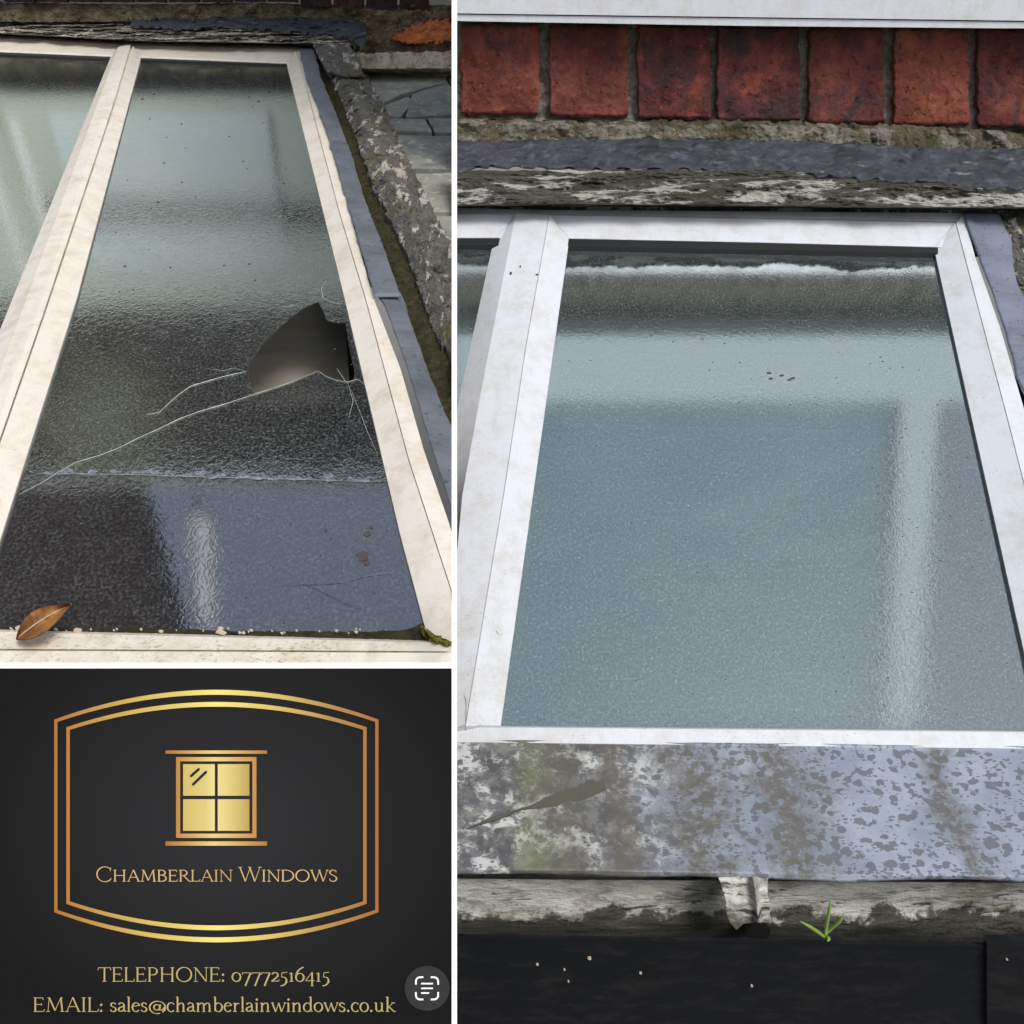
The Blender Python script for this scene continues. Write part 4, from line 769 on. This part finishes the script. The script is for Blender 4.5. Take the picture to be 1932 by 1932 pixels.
G = {
 'C': (.86, [S_(*arc(.48, .5, .40, .52, 48, 312, 24)), T_((.75, .73), (.78, .95)), T_((.76, .10), (.80, .24))]),
 'H': (.92, stem(.17) + stem(.75) + [T_((.17, .52), (.75, .52))]),
 'A': (.84, [T_((.10, 0), (.42, 1.02)), S_((.42, 1.02), (.76, 0)), T_((.22, .36), (.62, .36)), T_((.02, .012), (.20, .012)), T_((.66, .012), (.86, .012))]),
 'M': (1.06, [T_((.15, 0), (.22, 1)), S_((.22, 1), (.53, .08)), T_((.53, .08), (.84, 1)), S_((.84, 1), (.92, 0)), T_((.05, .012), (.25, .012)), T_((.82, .012), (1.02, .012)), T_((.12, .988), (.24, .988)), T_((.82, .988), (.94, .988))]),
 'B': (.70, stem(.15, 0, 1, .09, .09) + [S_(*arc(.30, .77, .24, .22, 90, -90, 14)), S_(*arc(.32, .275, .28, .265, 90, -90, 14)), T_((.15, .99), (.30, .99)), T_((.15, .55), (.32, .55)), T_((.15, .01), (.32, .01))]),
 'E': (.68, stem(.15, 0, 1, .09, .09) + [T_((.15, .985), (.56, .985)), T_((.15, .52), (.48, .52)), T_((.15, .015), (.60, .015)), T_((.56, .985), (.57, .84)), T_((.60, .015), (.64, .18)), T_((.48, .44), (.48, .60))]),
 'R': (.76, stem(.15, 0, 1, .09, .09) + [S_(*arc(.30, .75, .25, .24, 90, -90, 14)), T_((.15, .99), (.30, .99)), T_((.15, .51), (.30, .51)), S_((.32, .51), (.72, .0)), T_((.70, .012), (.82, .012))]),
 'L': (.64, stem(.15, 0, 1, .09, .09) + [T_((.15, .015), (.58, .015)), T_((.58, .015), (.62, .20))]),
 'I': (.34, stem(.17, 0, 1, .1, .1)),
 'N': (.90, [T_((.16, 0), (.16, 1)), S_((.14, 1), (.76, 0)), T_((.76, 0), (.76, 1)), T_((.06, .012), (.27, .012)), T_((.05, .988), (.17, .988)), T_((.66, .988), (.87, .988))]),
 'W': (1.16, [S_((.08, 1), (.36, 0)), T_((.36, 0), (.60, .95)), S_((.58, .98), (.84, 0)), T_((.84, 0), (1.10, 1)), T_((0, .988), (.18, .988)), T_((1.0, .988), (1.18, .988)), T_((.50, .988), (.66, .988))]),
 'D': (.90, stem(.15, 0, 1, .09, .0) + [S_(*arc(.32, .5, .50, .49, 90, -90, 22)), T_((.05, .99), (.32, .99)), T_((.15, .01), (.32, .01))]),
 'O': (.98, [S_(*arc(.49, .5, .41, .51, 0, 360, 36))]),
 'S': (.60, [S_(*(arc(.30, .76, .20, .24, 30, 200, 14) + arc(.30, .25, .22, .25, 70, -150, 18))), T_((.48, .78), (.49, .95)), T_((.09, .08), (.08, .26))]),
 'T': (.78, stem(.39, 0, 1, .11, 0) + [T_((.05, .985), (.73, .985)), T_((.05, .985), (.03, .80)), T_((.73, .985), (.75, .80))]),
 'P': (.68, stem(.15, 0, 1, .1, .09) + [S_(*arc(.30, .73, .27, .26, 90, -90, 16)), T_((.15, .99), (.30, .99)), T_((.15, .47), (.30, .47))]),
 ':': (.26, [('d', [(.12, .05)]), ('d', [(.12, .48)])]), '.': (.24, [('d', [(.11, .05)])]), ' ': (.26, []),
 '0': (.60, [S_(*arc(.30, .32, .23, .32, 0, 360, 28))]),
 '7': (.54, [T_((.04, .62), (.50, .62)), S_((.50, .62), (.20, -.32)), T_((.04, .62), (.03, .48))]),
 '2': (.52, [S_(*(arc(.25, .46, .17, .18, 160, -20, 12) + [(.33, .28), (.06, .02)])), S_((.04, .03), (.46, .03)), T_((.46, .03), (.49, .15))]),
 '5': (.48, [T_((.12, .62), (.42, .66)), T_((.12, .62), (.10, .30)), S_(*(bz((.10, .32), (.40, .34), (.38, .0)) + bz((.38, .0), (.34, -.26), (.04, -.32))))]),
 '1': (.36, stem(.18, 0, .62, .11, 0) + [T_((.18, .62), (.06, .55))]),
 '6': (.58, [S_(*(bz((.50, 1.02), (.10, .84), (.07, .32), 12) + arc(.29, .30, .22, .30, 180, 360, 12) + arc(.29, .30, .22, .28, 0, 150, 12)))]),
 '4': (.58, [T_((.40, .66), (.03, .06)), T_((.03, .06), (.55, .06)), S_((.40, .66), (.40, -.30)), T_((.32, -.30), (.48, -.30))]),
 's': (.42, [S_(*(arc(.20, .48, .12, .15, 30, 210, 10) + arc(.20, .16, .14, .16, 60, -150, 12))), T_((.31, .48), (.32, .60)), T_((.07, .04), (.06, .17))]),
 'a': (.48, [S_(*(arc(.21, .45, .14, .18, 160, 20, 10) + [(.36, .40), (.36, .10), (.42, .02), (.47, .06)])), S_(*(bz((.36, .38), (.06, .32), (.07, .15)) + bz((.07, .15), (.10, -.08), (.36, .12))))]),
 'l': (.27, stem(.13, 0, AS, .09, 0) + [T_((.13, AS), (.04, AS - .04))]),
 'e': (.48, [S_(*arc(.25, .32, .19, .32, 20, 320, 24)), T_((.07, .38), (.43, .44))]),
 '@': (.98, [S_(*arc(.50, .30, .42, .44, -50, 290, 36)), S_(*arc(.47, .31, .16, .20, 0, 360, 20)), S_(*([(.66, .50), (.62, .18)] + bz((.62, .18), (.70, .02), (.84, .20), 6) + bz((.84, .2), (.95, .36), (.90, .48), 4)))]),
 'c': (.46, [S_(*arc(.26, .32, .20, .32, 45, 315, 20)), T_((.39, .50), (.42, .56))]),
 'h': (.62, stem(.14, 0, AS, .09, 0) + stem(.46, 0, .40, .09, 0) + [T_((.14, AS), (.05, AS - .04)), S_(*(bz((.14, .44), (.30, .66), (.40, .60)) + bz((.40, .60), (.46, .55), (.46, .40))))]),
 'm': (.92, stem(.14, 0, X, .08, 0) + stem(.45, 0, .42, .08, 0) + stem(.76, 0, .42, .08, 0) + [T_((.14, X), (.05, X - .05)), S_(*(bz((.14, .44), (.28, .66), (.38, .60)) + bz((.38, .60), (.45, .55), (.45, .42)))), S_(*(bz((.45, .44), (.60, .66), (.69, .60)) + bz((.69, .60), (.76, .55), (.76, .42))))]),
 'b': (.58, [S_((.14, AS), (.14, .04)), T_((.14, AS), (.05, AS - .04)), S_(*arc(.31, .31, .20, .31, 150, -160, 22))]),
 'r': (.42, stem(.14, 0, X, .09, 0) + [T_((.14, X), (.05, X - .05)), S_(*bz((.14, .42), (.26, .66), (.38, .56)))]),
 'i': (.28, stem(.14, 0, X, .09, 0) + [T_((.14, X), (.05, X - .05)), ('d', [(.14, .86)])]),
 'n': (.62, stem(.14, 0, X, .09, 0) + stem(.46, 0, .40, .09, 0) + [T_((.14, X), (.05, X - .05)), S_(*(bz((.14, .44), (.30, .66), (.40, .60)) + bz((.40, .60), (.46, .55), (.46, .40))))]),
 'w': (.80, [S_((.07, X), (.26, 0)), T_((.26, 0), (.42, X)), S_((.40, X), (.58, 0)), T_((.58, 0), (.76, X)), T_((0, X), (.16, X)), T_((.68, X), (.82, X))]),
 'd': (.58, [S_((.44, AS), (.44, .04)), T_((.44, .04), (.54, .03)), T_((.44, AS), (.34, AS - .04)), S_(*arc(.26, .31, .20, .31, 30, 330, 22))]),
 'o': (.54, [S_(*arc(.27, .32, .21, .32, 0, 360, 26))]),
 'u': (.60, [S_(*([(.13, X), (.13, .22)] + bz((.13, .22), (.15, .0), (.28, .02)) + bz((.28, .02), (.38, .04), (.44, .18)))), S_((.44, X), (.44, .04)), T_((.44, .03), (.54, .04)), T_((.03, X), (.13, X)), T_((.35, X), (.44, X))]),
 'k': (.58, stem(.14, 0, AS, .09, 0) + [T_((.14, AS), (.05, AS - .04)), T_((.16, .28), (.44, X)), S_((.22, .34), (.50, 0)), T_((.34, X), (.54, X)), T_((.46, .012), (.60, .012))]),
}
def lettering(segs, x0, x1, base, mat, name, parent, thick, thin, label):
    """segs: list of (text, cap height px); fitted between x0 and x1"""
    W = sum(G[c][0] * hh for s_, hh in segs for c in s_); k = (x1 - x0) / W; x = x0; b = MB(); cnt = 0
    for s_, hh in segs:
        for c in s_:
            adv, st = G[c]
            for kind, pts in st:
                cnt += 1; z = .0006 + .00002 * (cnt % 9)
                pp = [(x + p[0] * hh * k, base - p[1] * hh) for p in pts]
                if kind == 'd':
                    r = thick * .72; poly(b, PF, [(pp[0][0] + r * math.cos(i * math.pi / 5), pp[0][1] + r * math.sin(i * math.pi / 5)) for i in range(10)], z, .0007); continue
                if len(pp) == 2 and kind == 's': pp = [pp[0], ((pp[0][0] + pp[1][0]) / 2, (pp[0][1] + pp[1][1]) / 2), pp[1]]
                ws = []
                for i in range(len(pp)):
                    a_, c_ = pp[max(i - 1, 0)], pp[min(i + 1, len(pp) - 1)]; th = math.atan2(-(c_[1] - a_[1]), c_[0] - a_[0])
                    ws.append(thin if kind == 't' else thin + (thick - thin) * abs(math.sin(th - math.radians(-12))) ** 1.3)
                strokes(b, PF, pp, ws, z)
            x += adv * hh * k
    o = b.build(name, mat, parent); o["label"] = label; return o
CHH = 25; CL = 20.5
lettering([("C", CHH + 2), ("HAMBERLAIN", CL + 1), ("  ", 14), ("W", CHH + 2), ("INDOWS", CL + 1)], a3(405, 0)[0], a3(1434, 0)[0], a3(0, 918)[1], M['gold_txt'], "lettering", sg, 2.7, 1.3, "small capitals reading Chamberlain Windows")
lettering([("TELEPHONE:", 26.5), ("  ", 16), ("07772516415", 26.5)], a3(414, 0)[0], a3(1402, 0)[0], a3(0, 1343)[1], M['gold_flat'], "lettering", sg, 3.0, 1.25, "TELEPHONE line with its number")
lettering([("EMAIL:", 26.5), ("  ", 16), ("sales@chamberlainwindows.co.uk", 26.5)], a3(138, 0)[0], a3(1680, 0)[0], a3(0, 1471)[1], M['gold_flat'], "lettering", sg, 3.0, 1.25, "EMAIL line with its address")
# round badge with the scan symbol
bd = bpy.data.objects.new("round_badge", None); COL.objects.link(bd); bd.parent = sg; bd.location = c2w(PF.hit(*a3(1813, 1372))) - sg.location; bd["label"] = "dark grey round badge with a white scan symbol"
m = Mat("badge_grey", .9, .0); m.col((.034, .034, .036)); c0 = a3(1813, 1372)
b = MB(); poly(b, PF, [(c0[0] + 42.3 * math.cos(i * math.pi / 32), c0[1] + 42.3 * math.sin(i * math.pi / 32)) for i in range(64)], .0004, .0012); b.build("disc", m.m, bd)
m = Mat("badge_white", .6); m.col((.85, .85, .85)); b = MB()
for sx in (-1, 1):
    for sy in (-1, 1):
        r = 8; ex, ey = c0[0] + sx * 21, c0[1] + sy * 21
        pts = [(ex, ey - sy * 14)] + [(ex - sx * r * (1 - math.cos(t * math.pi / 12)), ey - sy * r * (1 - math.sin(t * math.pi / 12))) for t in range(7)] + [(ex - sx * 14, ey)]
        strokes(b, PF, pts, 3.2, .0009)
for y, xa, xb in ((1352, 1788, 1838), (1372, 1788, 1838), (1392, 1788, 1822)): strokes(b, PF, [a3(xa, y), a3(xb, y)], 2.8, .0009)
b.build("scan_symbol", m.m, bd)
